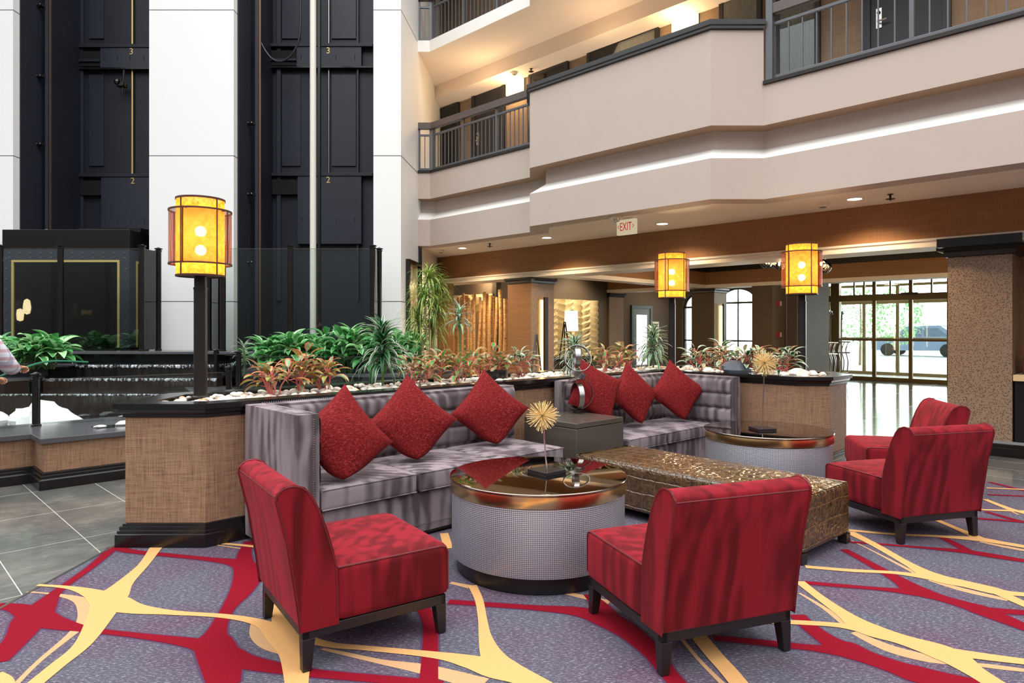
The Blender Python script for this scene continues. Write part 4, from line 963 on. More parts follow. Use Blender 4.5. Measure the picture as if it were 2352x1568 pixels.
# ================================================================ WATER FEATURE
V2=lambda p:(p.x,p.y)
lw=[V2(U(-5,7.69)),V2(U(1.27,7.69)),V2(U(1.27,7.27)),V2(U(5.2,7.27)),V2(U(5.2,8.45)),V2(U(-5,8.45))]
struct('wall_fountain_low',MB().sweep(lw,[(0,-.006),(0,.41)],True),M['planter'],'low brown panelled wall in front of the water feature',smooth=False)
struct('baseboard_fountain',MB().sweep(lw,[(.045,-.006),(.045,.08),(.032,.09),(.032,.115),(.02,.12),(.02,.14),(0,.15)],True),M['black_trim'],'black stepped base of the low fountain wall',smooth=False)
lt=[offp(lw,i,.035) for i in range(6)]
struct('trim_fountain_ledge',MB().prism(lt,.41,.46),M['ledge'],'charcoal stone ledge of the low fountain wall',smooth=False,bevel=.005)
struct('trim_trough',MB().ub(1.75,5.0,7.55,7.78,.4602,.4612),M['stone'],'narrow dark trough in the stone ledge',smooth=False)
for k,(u,w,r,fl_) in enumerate(((1.80,7.64,.05,.35),(2.02,7.68,.07,.4),(2.27,7.70,.065,.6),(2.50,7.73,.085,.5))):
    rock(('small flat white stone in the ledge trough, leftmost of four','white stone in the ledge trough, second from the left','cream pointed stone in the ledge trough, third from the left','largest white stone in the ledge trough, beside the planter')[k],'white_stone',U(u,w,.461+r*fl_*.6),r,(1.2,.8,fl_),M['rock_white'] if k!=2 else M['pebble'],30+k,'stone','white stones in the trough',.8)
# stepped basins
struct('wall_basin_back',MB().box(-11,-1.95,10.3,11.15,-.006,1.09),M['stone'],'black granite back wall of the stepped basins',smooth=False)
struct('trim_basin_ledge',MB().box(-11,-1.95,10.24,10.95,1.06,1.10),M['ledge'],'charcoal stone coping under the tall glass',smooth=False,bevel=.004)
XR=-4.12
def tier(nm,x0,yf,yb,z,zl,lab,foamh):
    struct('floor_basin_'+nm,MB().box(x0,XR,yf+.03,yb,zl-.02,z),M['water'],'still water of the '+lab,smooth=False)
    struct('wall_basin_'+nm,MB().box(x0,XR,yf,yf+.05,-.006,z-.01),M['wet'],'wet black face of the '+lab,smooth=False)
    b=MB(); n=int((XR-x0)/.02); vs=[]
    for i in range(n+1):
        xx=x0+(XR-x0)*i/n; a=R.uniform(-.006,.006); c=foamh*R.uniform(.55,1.0)
        vs+=[(xx,yf-.006,z+.004+a*.3),(xx,yf-.016+a,z-foamh*.45),(xx,yf-.008+a,z-c)]
    b.add(vs,[(i*3+k,i*3+3+k,i*3+4+k,i*3+1+k) for i in range(n) for k in range(2)])
    o=b.build('falling_water',M['foam'],ang=3); tag(o,'thin white sheet of water spilling over the '+lab,'water',kind='stuff')
tier('upper',X(142,9.9),9.9,10.3,.913,.75,'upper basin step',.05)
tier('middle',X(62,9.3),9.3,9.9,.757,.6,'middle basin step',.045)
tier('lower',-8.6,8.6,9.3,.607,.25,'lower basin step',.028)
struct('floor_pool',MB().prism([V2(U(-5,8.4)),V2(U(4.4,8.4)),(-3.0,8.65),(-9.5,8.65)],.10,.25),M['water'],'dark water of the lowest pool',smooth=False)
for k,(x1,y0,y1,z,lab) in enumerate(((X(143,10.15),9.92,10.3,1.08,'upper'),(X(140,9.6),9.33,9.92,.935,'middle'),(X(60,9.0),8.62,9.33,.79,'lower'))):
    struct('wall_planting_bed_%s'%lab,MB().box(-10.5,x1,y0,y1,-.006,z-.03),M['stone'],'%s black granite planting ledge left of the water'%lab,smooth=False)
    struct('trim_planting_bed_%s'%lab,MB().box(-10.5,x1+.03,y0-.04,y1,z-.03,z),M['ledge'],'%s charcoal coping left of the water'%lab,smooth=False,bevel=.003)
# central plant bed
cbp=[(-4.12,9.55),(-3.75,9.25),(-.75,9.05),(-.75,10.3),(-4.12,10.3)]
struct('wall_plant_bed',MB().prism(cbp,-.006,.80),M['stone'],'black granite walls of the central plant bed',smooth=False)
struct('trim_plant_bed',MB().sweep(cbp,[(.03,.79),(.03,.83),(-.10,.83),(-.10,.80)],True),M['ledge'],'charcoal coping of the central plant bed',smooth=False)
lb=[(-4.9,9.9),(-4.12,8.6),(-2.2,8.35),(-.7,8.0),(-.7,9.3),(-4.1,9.5)]
struct('wall_lower_bed',MB().prism(lb,-.006,.60),M['stone'],'lower black granite shelf in front of the plant bed',smooth=False)
struct('trim_lower_bed',MB().prism([offp(lb,i,.03) for i in range(6)],.60,.64),M['ledge'],'charcoal coping of the lower shelf',smooth=False)
b=MB()
for i in range(170):
    p=(R.uniform(-2.9,-2.0),R.uniform(8.5,8.9),.655+R.uniform(0,.03)); m=Matrix.Translation(p)@rotz(R.uniform(0,6)); g=pebble_mesh(.04,.55,i%7,8); b.add([m@v for v in g.v],g.f)
tag(b.build('pebble_patch',M['pebble'],ang=3),'patch of white pebbles on the dark shelf behind the long planter','pebbles',kind='stuff')
# white rocks in the pool
rock('large jagged white quartz rock in the lowest pool','quartz_rock',(-5.28,7.62,.36),.44,(1.0,.55,.62),M['rock_white'],5,rot=.1,n=28)
rock('small white quartz rock at the left edge of the pool','quartz_rock',(-5.95,7.6,.36),.22,(1.0,.7,.75),M['rock_white'],8,n=20)
rock('low grey white rock right of the jagged quartz rock','quartz_rock',(-4.55,7.95,.36),.2,(1.2,.6,.5),M['rock_white'],12,n=20)
# posts
def post(lab,loc,h,r,group):
    t=thing('railing_post',lab,'post',loc,0,group)
    MB().lathe([(r*1.25,0),(r*1.25,.015),(r,.02),(r,h-.07)],20).build('shaft',M['black_trim'],t)
    MB().lathe([(r*1.0,h-.07),(r*1.25,h-.06),(r*1.25,h-.048),(r*.9,h-.044),(r*.95,h-.036),(r*1.45,h-.03),(r*1.45,h-.018),(r*.5,h-.006),(r*.35,h)],20).build('finial',M['black_trim'],t)
GP='tall black posts of the glass screen'
for px,Y,lab in ((0,10.4,'tall black post at the left picture edge'),(139,10.4,'tall black post in front of the elevator cab'),(326,10.4,'tall black post at the right corner of the elevator cab'),(364,10.8,'tall black post on the left of the wide white column'),(481,10.8,'tall black post just right of the left pole lamp'),(512,10.4,'tall black post at the left corner of the right glass screen'),(667,10.4,'tall black post in the middle of the right glass screen'),(856,10.4,'tall black post left of the white column by the balcony'),(871,10.8,'thin looking tall black post against the white column by the balcony')):
    post(lab,(X(px,Y),Y,1.10),1.67,.043,GP)
GQ='short black posts around the water feature'
for p,z,lab in (((-4.85,6.79),.46,'short black post on the low fountain wall in front of the white rock'),((-3.4,8.0),.46,'short black post right behind the left pole lamp planter end'),((X(497,9.75),9.75),.64,'short black post beside the water steps'),((X(548,9.0),9.0),.64,'short black post in front of the small striped dracaena')):
    post(lab,(p[0],p[1],z),.55 if z<.5 else .52,.036,GQ)
def pane(lab,a,b_,z0,z1,group,name='glass_panel'):
    a=Vector((*a,0)); b_=Vector((*b_,0)); d=(b_-a); L=d.length; t=thing(name,lab,'glass panel',(a.x,a.y,0),math.atan2(d.y,d.x),group)
    MB().box(.03,L-.03,-.005,.005,z0,z1).build('pane',M['glass'],t,smooth=False)
    MB().box(.03,L-.03,-.0055,.0055,z1,z1+.004).build('polished_edge',M['steel_rail'],t,smooth=False)
gl=[(0,10.4),(139,10.4),(326,10.4),(364,10.8)]; gr=[(481,10.8),(512,10.4),(667,10.4),(856,10.4),(871,10.8)]
labs=['tall glass panel in front of the left part of the elevator cab','tall glass panel in front of the right part of the elevator cab','narrow angled glass panel right of the elevator cab']
for i in range(3): pane(labs[i],(X(*gl[i]),gl[i][1]),(X(*gl[i+1]),gl[i+1][1]),1.12,2.70,'tall glass screen panels')
labs=['narrow angled glass panel right of the wide white column','tall glass panel left of the middle post before the right shaft','tall glass panel right of the middle post before the right shaft','narrow angled glass panel at the white column by the balcony']
for i in range(4): pane(labs[i],(X(*gr[i]),gr[i][1]),(X(*gr[i+1]),gr[i+1][1]),1.12,2.70,'tall glass screen panels')
pane('low glass panel behind the low fountain wall, left of its post',(-6.6,5.04+.0),(-4.87,6.77),.47,.93,'low glass panels','low_glass_panel')
pane('low glass panel between the front short post and the planter',(-4.83,6.81),(-3.43,7.97),.47,.93,'low glass panels','low_glass_panel')
pane('low glass panel between the two rear short posts',(X(497,9.75),9.75),(X(548,9.0),9.0),.66,1.08,'low glass panels','low_glass_panel')
pane('long low glass panel in front of the central plant bed',(X(548,9.0),9.0),(-1.2,8.6),.66,1.08,'low glass panels','low_glass_panel')
# ================================================================ ELEVATORS
cabx0,cabx1,cy=X(5,11.0),X(297,11.0),11.0
cb_=thing('elevator_cab','glass elevator cab with pale gold frames and black roof in the left shaft','elevator cab',((cabx0+cabx1)/2,11.9,1.1))
def wb(mb,name,mat,par=cb_,**k): return mb.build(name,mat,par,world=True,**k)
wb(MB().box(cabx0,cabx1,cy,12.8,2.76,3.09),'roof',M['black_trim'],smooth=False,bevel=.004)
wb(MB().box(cabx0,cabx1,cy+.02,12.8,1.1,1.14),'cab_floor',M['black_trim'],smooth=False)
fz0,fz1=1.14,Zy(597,11.0); fx0,fx1=X(27,11),X(275,11)
wb(MB().box(cabx0,fx0,cy,cy+.03,1.14,2.76).box(fx1,cabx1,cy,cy+.03,1.14,2.76).box(fx0,fx1,cy,cy+.03,fz1,2.76),'front_panel',M['navy2'],smooth=False)
wb(MB().box(fx0,fx1,cy+.01,cy+.02,1.14,fz1),'front_pane',M['glass_dark'],smooth=False)
g=.035
wb(MB().box(fx0,fx1,cy-.012,cy+.01,fz1-g,fz1).box(fx0,fx0+g,cy-.012,cy+.01,fz0,fz1-g).box(fx1-g,fx1,cy-.012,cy+.01,fz0,fz1-g),'gold_frame',M['gold_frame'],smooth=False)
wb(MB().box(cabx1-.03,cabx1,cy+.03,cy+.2,1.14,2.76).box(cabx1-.03,cabx1,cy+.2,12.8,fz1,2.76),'side_panel',M['navy2'],smooth=False)
wb(MB().box(cabx1-.02,cabx1-.01,cy+.2,12.8,1.14,fz1),'side_pane',M['glass_dark'],smooth=False)
wb(MB().box(cabx1-.01,cabx1+.012,cy+.2,12.8,fz1-g,fz1).box(cabx1-.01,cabx1+.012,cy+.2,cy+.2+g,fz0,fz1-g),'side_gold_frame',M['gold_frame'],smooth=False)
wb(MB().box(cabx0,cabx1,12.75,12.8,1.14,2.76).box(cabx0,cabx0+.03,cy+.03,12.8,1.14,2.76),'back_wall',M['black_hole'],smooth=False)
b=MB()
for i in range(12):
    for z in (2.70,fz1+.04): b.sphere((cabx0+.12+i*(cabx1-cabx0-.2)/11,cy-.002,z),.011,6)
for i in range(9): 
    for xx in (cabx0+.06,cabx1-.06): b.sphere((xx,cy-.002,1.25+i*.17),.011,6)
o=wb(b,'rivets',M['steel_rail'])
wb(MB().box(X(187,11.9),X(212,11.9),11.9,11.91,Zy(723,11.9),Zy(712,11.9)),'notice_plate',M['gold_frame'],smooth=False)
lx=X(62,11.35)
wb(MB().lathe([(.001,0),(.045,.02),(.06,.12),(.045,.24),(.001,.27)],16,(lx,11.35,Zy(722,11.35)),caps=False),'reflection_bulb',M['bulb'])  # glowing bulbs added in the cab to imitate a lamp mirrored in its glass
wb(MB().lathe([(.001,0),(.045,.02),(.055,.12),(.045,.2),(.001,.22)],16,(lx-.08,11.3,Zy(738,11.4)),caps=False),'reflection_bulb',M['bulb'])
lamp('added_cab_glow','POINT',(lx+.1,11.5,Zy(720,11.5)),3,(1,.6,.25),.1)  # added point lamp, glow around the imitated reflection
wb(MB().box(X(205,11.6),X(345,11.6),11.3,11.5,3.09,3.16),'roof_bracket',M['black_trim'],smooth=False)
b=MB(); b.tube([(X(230,11.4)+.12*math.cos(a),11.4,3.09+.07*math.sin(a)) for a in [math.pi*i/12 for i in range(13)]],.012,6); wb(b,'roof_hoop',M['steel_rail'])
wb(MB().sphere((X(108,11.5),11.5,3.13),.06,12).sphere((X(118,11.5),11.5,3.12),.05,12),'roof_pulley',M['black_trim'])
# guide rails and shaft steelwork
for i,(x,lab) in enumerate(((-8.22,'vertical copper edged guide rail in the left shaft'),(-4.50,'vertical copper edged guide rail in the right shaft'))):
    t=thing('guide_rail',lab,'guide rail',(x,11.85,3.18 if i==0 else 1.1),0,'elevator guide rails')
    MB().box(-.05,.0,-.06,.06,0,9.8).build('rail_channel',M['navy2'],t,smooth=False,bevel=.003)
    MB().box(.0,.022,-.03,.0,0,9.8).build('copper_edge',M['copper'],t,smooth=False)
    MB().box(.03,.045,-.05,-.02,0,9.8).build('steel_edge',M['steel_rail'],t,smooth=False)
    for z in (1.5,2.7,3.95):
        b=MB().box(-.15,-.04,-.11,-.05,z,z+.05).sphere((-.09,-.12,z+.025),.025,8).sphere((-.15,-.12,z+.025),.018,8); b.build('bracket',M['black_trim'],t,smooth=False)
t=MB().tube([(X(719,11.7),11.7,1.1),(X(719,11.7),11.7,13)],.055,20).build('hoist_column',M['cream_pipe']); tag(t,'white vertical hoist column in the right elevator shaft','column')
t=MB().box(X(731,11.75),X(736,11.75),11.72,11.8,1.1,13).build('shaft_channel',M['black_trim'],smooth=False); tag(t,'black vertical channel right of the white hoist column','channel')
YB=13.0
def plate(px0,px1,py0,py1,num,npx,lab,fullpx):
    zt,zb=Zy(py0,YB-.12),Zy(py1,YB-.12)
    t=thing('landing_plate',lab,'plate',(X((px0+px1)/2,YB-.1),YB-.05,zb),0,'numbered landing plates in the elevator shafts')
    xx=lambda p:X(p,YB-.12)
    MB().box(xx(px0),xx(px1),YB-.12,YB-.02,zb,zt).build('steel_plate',M['navy2'],t,world=True,smooth=False,bevel=.004)
    MB().box(xx(fullpx[0]),xx(fullpx[1]),YB-.14,YB-.02,zt-.01,zt+.05).build('top_flange',M['navy'],t,world=True,smooth=False,bevel=.004)
    MB().box(xx(fullpx[0]),xx(px0)-.002,YB-.10,YB-.02,zt-.36,zt-.07).build('dark_slot',M['black_hole'],t,world=True,smooth=False)
    if py1-py0<80:
        MB().box(xx(fullpx[0]),xx(px0)-.002,YB-.13,YB-.02,zt-.28,zt-.24).build('cross_bar',M['navy'],t,world=True,smooth=False)
        MB().box(xx(fullpx[0]),xx(fullpx[1]),YB-.13,YB-.02,zb-.03,zb).build('bottom_flange',M['black_trim'],t,world=True,smooth=False)
    zs=zt-.26 if py1-py0<80 else zt-.9
    for k in range(4):
        p=px0+8+(px1-px0-16)*(.02,.32,.62,.95)[k]; MB().box(xx(p)-.006,xx(p)+.006,YB-.1215,YB-.119,zs,zs+.09).build('slot',M['black_hole'],t,world=True,smooth=False)
    o=text('number',num,.17,M['gold_frame'],None,(0,0,0),(math.pi/2,0,0),.002)
    o.location=(X(npx,YB-.12),YB-.124,zt-.09); mw=o.location.copy(); o.parent=t; o.location=mw-t.location
plate(230,344,108,155,'3',302,'landing plate numbered 3 in the left shaft',(170,345))
plate(232,345,405,527,'2',305,'landing plate numbered 2 in the left shaft, above the elevator cab',(172,345))
plate(681,830,106,152,'3',754,'landing plate numbered 3 in the right shaft',(622,856))
plate(683,830,403,560,'2',754,'tall landing plate numbered 2 behind the glass screen in the right shaft',(624,856))
for px,lab in ((304,'thin painted pipe on the back wall of the left shaft'),(755,'thin painted pipe on the back wall of the right shaft')):
    x=X(px,YB-.05)
    tag(MB().tube([(x,YB-.05,Zy(402,YB)),(x,YB-.05,Zy(160,YB))],.018,8).tube([(x,YB-.05,Zy(104,YB)),(x,YB-.05,12)],.018,8).build('wall_pipe',M['steel_rail'] if px>500 else M['gold_frame']),lab,'pipe','wall pipes in the shafts')
for px0,px1,lab in ((186,192,'vertical steel angle left in the left shaft'),(636,645,'vertical steel angle left in the right shaft'),(820,824,'vertical steel angle right in the right shaft')):
    tag(MB().box(X(px0,YB-.06),X(px1,YB-.06),YB-.08,YB,2.0,12.5).build('steel_angle',M['navy2'],smooth=False,bevel=.003),lab,'steel angle','vertical steel angles in the shafts')
for px0,px1,lab in ((205,238,'raised steel wall panel in the left shaft'),(648,690,'raised steel wall panel left of the hoist column'),(762,818,'raised steel wall panel right of the hoist column')):
    b=MB()
    for z0,z1 in ((4.62,6.4),(7.1,9)): b.box(X(px0,YB-.02),X(px1,YB-.02),YB-.03,YB,z0,z1)
    tag(b.build('steel_wall_panel',M['navy2'],smooth=False,bevel=.004),lab,'panel','raised panels in the shafts')
pts=[(590,-80),(590,60),(603,105),(625,135),(650,140),(675,118),(688,80),(690,0),(690,-80)]
tag(MB().tube(cr([(X(a,12.3),12.3,Zy(b_,12.3)) for a,b_ in pts],6),.02,8).build('travelling_cable',M['navy2']),'grey travelling cable hanging in a loop in the right shaft','cable')
b=MB().box(X(268,12.8),X(286,12.8),12.75,12.9,Zy(198,12.8),Zy(190,12.8)).tube([(X(283,12.8),12.82,Zy(160,12.8)),(X(279,12.8),12.82,Zy(215,12.8))],.02,6).sphere((X(272,12.8),12.76,Zy(190,12.8)),.06,8)
tag(b.build('shaft_latch',M['black_trim']),'black latch mechanism on the back wall of the left shaft','latch')
# ================================================================ BALCONY RAILINGS
def railing(lab,A_,B_,z0,nb,posts,board=True,top=5.10,bz=(5.19,5.31)):
    A_=Vector(A_).to_3d(); B_=Vector(B_).to_3d(); A_.z=B_.z=0; d=B_-A_; L=d.length
    t=thing('balcony_railing',lab,'railing',(A_.x,A_.y,z0),math.atan2(d.y,d.x),'grey balcony railings')
    h=top-z0
    MB().box(0,L,-.02,.02,.015,.055).build('bottom_rail',M['rail_grey'],t,smooth=False,bevel=.003)
    MB().box(0,L,-.018,.018,h-.035,h).build('top_rail',M['rail_grey'],t,smooth=False,bevel=.003)
    if board: MB().box(0,L,-.06,.02,bz[0]-z0,bz[1]-z0).build('handrail_board',M['rail_cap'],t,smooth=False,bevel=.004)
    for k in range(posts+1):
        x=min(max(L*k/posts,.025),L-.025); MB().box(x-.022,x+.022,-.022,.022,0,(bz[0]-z0) if board else h).build('post',M['rail_grey'],t,smooth=False)
    base=MB().box(-.007,.007,-.007,.007,.05,h-.03).build('baluster',M['rail_grey'],t,smooth=False); base.location.x=L/nb*.5
    for k in range(1,nb):
        o=base.copy(); scn.collection.objects.link(o); o.parent=t; o.location=(L*(k+.5)/nb,0,0)
    return t
so=-.07
def off2(p,k): return p
q1=Vector(offp(path,0,so,False)); q2=Vector(offp(path,1,so,False)); q3=Vector(offp(path,2,so,False))
railing('short railing against the white column on the second floor',q1,q2,4.41,3,1)
q2b=q2+(q3-q2).normalized()*.03
railing('second floor railing between the white column and the solid parapet',q2b,q3,4.41,26,3)
q5=Vector(offp(path,5,so,False)); q6=Vector(offp(path,6,so,False)); 
railing('second floor railing right of the solid parapet',q5+(q6-q5).normalized()*.06,q6,4.41,38,4)
r1=Vector(offp(p3,0,so,False)); r2=Vector(offp(p3,1,so,False)); r3=Vector(offp(p3,2,so,False))
railing('short railing of the third floor at the white column',r1,r2,6.83,3,1,top=7.5,bz=(7.6,7.72))
railing('third floor railing above the left corridor',r2+(r3-r2).normalized()*.03,r3,6.83,26,3,top=7.5,bz=(7.6,7.72))
# thick square post where the right railing starts
o=MB().ub(ub-.0,ub+.10,3.40,3.48,4.41,5.6).build('corner_post',M['rail_grey'],smooth=False,bevel=.004); tag(o,'brownish corner post beside the solid parapet','post')
# ================================================================ UPPER CORRIDOR DOORS, WINDOWS, SCONCES
UC=9.4
def wc(px): return wpx(UC,px)
def cdoor(n,px0,px1,lab,lock=True):
    w1,w0=wc(px0),wc(px1); t=thing('door_%d'%n,lab,None,U(UC,w0,4.40)); t['kind']='structure'
    MB().ub(UC-.05,UC,w0,w0+.09,4.40,6.50).ub(UC-.05,UC,w1-.09,w1,4.40,6.50).ub(UC-.05,UC,w0+.09,w1-.09,6.42,6.50).build('door_frame',M['door_dark'],t,world=True,smooth=False,bevel=.004)
    l=MB().ub(UC-.025,UC,w0+.09,w1-.09,4.40,6.42).build('door_leaf',M['door_dark'],t,world=True,smooth=False)
    if lock:
        wl=w1-.19
        MB().ub(UC-.04,UC-.026,wl-.035,wl+.035,5.30,5.56).build('lock_plate',M['chrome'],t,world=True,smooth=False,bevel=.004)
        m=MB(); c=U(UC-.045,wl,5.50); m.sphere(c,.022,10); m.build('lock_dial',M['ink'],t,world=True)
        MB().tube([U(UC-.04,wl,5.375),U(UC-.09,wl,5.375),U(UC-.095,wl-.11,5.375)],.012,8).build('door_handle',M['chrome'],t,world=True)
def cwin(n,px0,px1,zb,zt,lab,cl=True):
    w1,w0=wc(px0),wc(px1); t=thing('window_%d'%n,lab,None,U(UC,w0,zb)); t['kind']='structure'; f=.07
    MB().ub(UC-.06,UC,w0,w0+f,zb,zt).ub(UC-.06,UC,w1-f,w1,zb,zt).ub(UC-.06,UC,w0+f,w1-f,zt-f,zt).ub(UC-.06,UC,w0+f,w1-f,zb,zb+f).build('window_frame',M['door_dark'],t,world=True,smooth=False,bevel=.004)
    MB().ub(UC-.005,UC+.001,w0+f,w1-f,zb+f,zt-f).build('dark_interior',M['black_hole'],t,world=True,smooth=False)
    L=w1-w0-2*f; N=90; vs=[]
    z0_,z1_=zb+f,zb+f+(zt-zb)*.62
    for i in range(N+1):
        w=w0+f+L*i/N; d=.012*math.sin(i*1.1); vs+=[U(UC-.02+d,w,z0_),U(UC-.02+d,w,zt-f-.02)]
    MB().add(vs,[(2*i,2*i+2,2*i+3,2*i+1) for i in range(N)]).build('curtain',M['curtain2'],t,world=True,ang=3)
    MB().ub(UC-.05,UC-.045,w0+f,w1-f,zb+f,zt-f).build('pane',M['glass'],t,world=True,smooth=False)
M['curtain2']=simple('grey_corridor_curtain',lin(150,146,140),.8)
cwin(4,985,1057,4.95,6.35,'corridor window nearest the white column')
cdoor(3,1086,1162,'dark corridor door left of the first sconce')
cwin(5,1218,1308,4.95,6.38,'corridor window right of the first sconce')
cwin(6,1352,1516,4.95,6.42,'wide corridor window with pale curtains')
cwin(7,1655,1752,4.95,6.45,'corridor window behind the parapet corner')
cwin(8,1783,1886,4.88,6.3,'dark framed corridor window beside the right railing')
cdoor(4,1984,2186,'dark corridor door with a silver lock behind the right railing')
def sconce(lab,px,z):
    w=wc(px); t=thing('wall_sconce',lab,'wall light',U(UC,w,z-.14),0,'glowing box sconces in the corridor')
    MB().ub(UC-.10,UC-.004,w-.21,w+.21,z-.13,z+.13).build('diffuser',M['sconce_glow'],t,world=True,smooth=False,bevel=.006)
    MB().ub(UC-.02,UC-.002,w-.22,w+.22,z-.14,z+.14).build('back_plate',M['chrome'],t,world=True,smooth=False)
    lamp('sconce_up','POINT',U(UC-.30,w,z-.12),13,(1,.62,.28),.12)
sconce('glowing box sconce left of the solid parapet, second floor',1187,6.22); sconce('glowing box sconce above the solid parapet, second floor',1577,6.24)
for px,u in ((1020,8.9),(1390,8.9)): pass
for (x,w_) in ((8.6,9.5),(8.6,6.6),(8.5,1.2)): lamp('corridor_downlight','POINT',U(x,w_,5.9),9,(1,.66,.36),.15)
def small(name,lab,cat,group,loc,parts,rot=0):
    t=thing(name,lab,cat,loc,rot,group)
    for pn,mb,mt in parts: mb.build(pn,mt,t)
    return t
def detector(lab,loc): small('smoke_detector',lab,'smoke detector','smoke detectors on the ceilings',loc,[('detector_body',MB().lathe([(.075,0),(.075,-.015),(.06,-.035),(.035,-.05),(.001,-.052)],24),M['plastic']),('sensor_ring',MB().lathe([(.04,-.047),(.041,-.052),(.03,-.056),(.001,-.056)],20),M['rail_grey'])])
def sprinkler(lab,loc): small('sprinkler_head',lab,'sprinkler','fire sprinklers on the ceilings',loc,[('sprinkler_body',MB().lathe([(.03,0),(.03,-.006),(.012,-.01),(.01,-.07),(.001,-.072)],12),M['dark_bronze']),('deflector',MB().lathe([(.001,-.05),(.05,-.052),(.05,-.058),(.001,-.06)],12),M['dark_bronze'])])
ZS=3.0
def sof(px,py,z=ZS): Y=F*(z-H)/(HY-py); return Vector((X(px,Y),Y,z))
for px,py,lab in ((1062,569,'recessed downlight nearest the white column'),(1256,545,'recessed downlight second from the left under the balcony'),(1521,513,'recessed downlight right of the EXIT sign'),(1963,456,'recessed downlight at the right under the balcony')):
    p=sof(px,py); t=thing('recessed_downlight',lab,'downlight',p,0,'recessed downlights in the soffit')
    MB().lathe([(.10,-.001),(.10,-.008),(.082,-.010),(.08,-.001)],32,caps=False).build('trim_ring',M['plastic'],t)
    MB().lathe([(.001,-.003),(.08,-.003)],32,caps=False).build('lens',M['downlight'],t)
    lamp('downlight_beam','SPOT',p+Vector((0,0,-.03)),95,(1,.74,.46),.07,(0,0,0),math.radians(140))
sprinkler('small sprinkler between the two left downlights',sof(1125,559)); sprinkler('sprinkler at the right end of the balcony soffit',sof(2045,446))
detector('smoke detector near the white column under the balcony',sof(1012,574)); detector('smoke detector left of the right downlight',sof(1890,467))
ZK=6.36
detector('smoke detector left of the first corridor sconce',U(9.05,wpx(9.05,1180),ZK)); sprinkler('sprinkler above the second corridor window',U(9.15,wpx(9.15,1220),ZK)); sprinkler('sprinkler by the white column in the corridor',U(9.15,wpx(9.15,972),ZK))
# exit sign and beacon
p=sof(1440,500); rt=-math.pi/4
t=thing('exit_sign','ivory EXIT sign with red letters hanging under the balcony','exit sign',p,rt)
MB().box(-.155,.155,-.03,.03,-.235,-.025).build('sign_box',M['exit_face'],t,smooth=False,bevel=.005)
MB().box(-.10,.10,-.02,.02,-.026,0).build('canopy_plate',M['plastic'],t,smooth=False)
text('sign_lettering','EXIT',.17,M['exit_red'],t,(0,-.032,-.13),(math.pi/2,0,0),.001,(.58,.95,1))
text('sign_arrow','<',.11,M['exit_red'],t,(-.125,-.032,-.13),(math.pi/2,0,0),.001,(.5,1,1)); text('sign_arrow','>',.11,M['exit_red'],t,(.125,-.032,-.13),(math.pi/2,0,0),.001,(.5,1,1))
p=sof(1416,497); small('emergency_beacon','white domed emergency beacon left of the EXIT sign','beacon',None,p,[('beacon_base',MB().lathe([(.10,0),(.10,-.02),(.08,-.035),(.001,-.036)],24),M['plastic']),('beacon_dome',MB().lathe([(.06,-.036),(.05,-.06),(.03,-.075),(.001,-.08)],20),M['chrome'])])
# ================================================================ BIRCH SCREEN AND FRAMED PICTURE
rr=random.Random(5); px=1013.0; k=0
while px<1168:
    dz=rr.uniform(-.12,.14); ro=rr.choice((0,0,.18)); u=9.62+ro; w=wpx(u,px); r=rr.uniform(.030,.046); top=2.15+dz*.9; lean=rr.uniform(-.07,.07); k+=1
    pos='' 
    nm='th' ; t=thing('birch_trunk',('leftmost cut birch trunk of the screen, beside the grassy plant' if k==1 else 'cut birch trunk standing in the trunk screen behind the planter'),'birch trunk',U(u,w,0),rr.uniform(0,6),'birch trunks of the screen')
    pts=[]; 
    for i in range(9):
        f=i/8; pts.append((lean*f+.02*math.sin(f*5+k),.015*math.sin(f*4+k*2),.0+top*f))
    MB().tube(pts,[r*(1.08-.2*i/8) for i in range(9)],12).build('bark',M['birch'],t)
    e=pts[-1]; MB().lathe([(r*.80,0),(r*.80,.004)],12,(e[0],e[1],e[2])).build('cut_end',M['birch_cut'],t)
    b=MB()
    for q in range(7):
        f=rr.uniform(.1,.95); a=rr.uniform(0,6.28); b.sphere((lean*f+.02*math.sin(f*5+k)+r*.92*math.cos(a),.015*math.sin(f*4+k*2)+r*.92*math.sin(a),top*f),r*.32,8,sc=(1,1,.6))
    o=b.build('bark_knots',M['wood_leg'],t); o['kind']='stuff'
    px+=rr.uniform(6,10)*(1 if ro==0 else .7)
def wave_art(name,lab,O,ex,nrm,W,Hh,nx,nz):
    t=thing(name,lab,'wall art',O); vs=[]; K=12; NX=nx*K; NZ=nz*K
    for i in range(NZ+1):
        for j in range(NX+1):
            a=j/K; c=i/K+(.5 if int(a)%2 else 0); fa=a%1; fc=c%1
            s=fa if int(a)%2 else 1-fa
            t2=(fc+s*.8)%1
            d=.02+.16*t2*(.3+.7*math.sin(math.pi*fa))
            vs.append(ex*(W*j/NX)+Vector((0,0,Hh*i/NZ))+nrm*d)
    MB().add(vs,[(i*(NX+1)+j,i*(NX+1)+j+1,(i+1)*(NX+1)+j+1,(i+1)*(NX+1)+j) for i in range(NZ) for j in range(NX)]).build('relief',M['art'],t,ang=.5)
    b=MB(); p=[Vector((0,0,0)),ex*W,ex*W+nrm*.02,nrm*.02]; b.add(p+[q+Vector((0,0,Hh)) for q in p],[(0,1,2,3),(7,6,5,4),(0,3,7,4),(1,2,6,5),(2,3,7,6)]); b.build('backing',M['art'],t,smooth=False)
    return t
eu=Vector((1/S2,1/S2,0)); ew=Vector((-1/S2,1/S2,0))
wave_art('wave_relief','cream woven wave relief panel on the wall behind the table lamp',U(12.1,WB-.005,.74),eu,-ew,1.95,1.45,6,9)
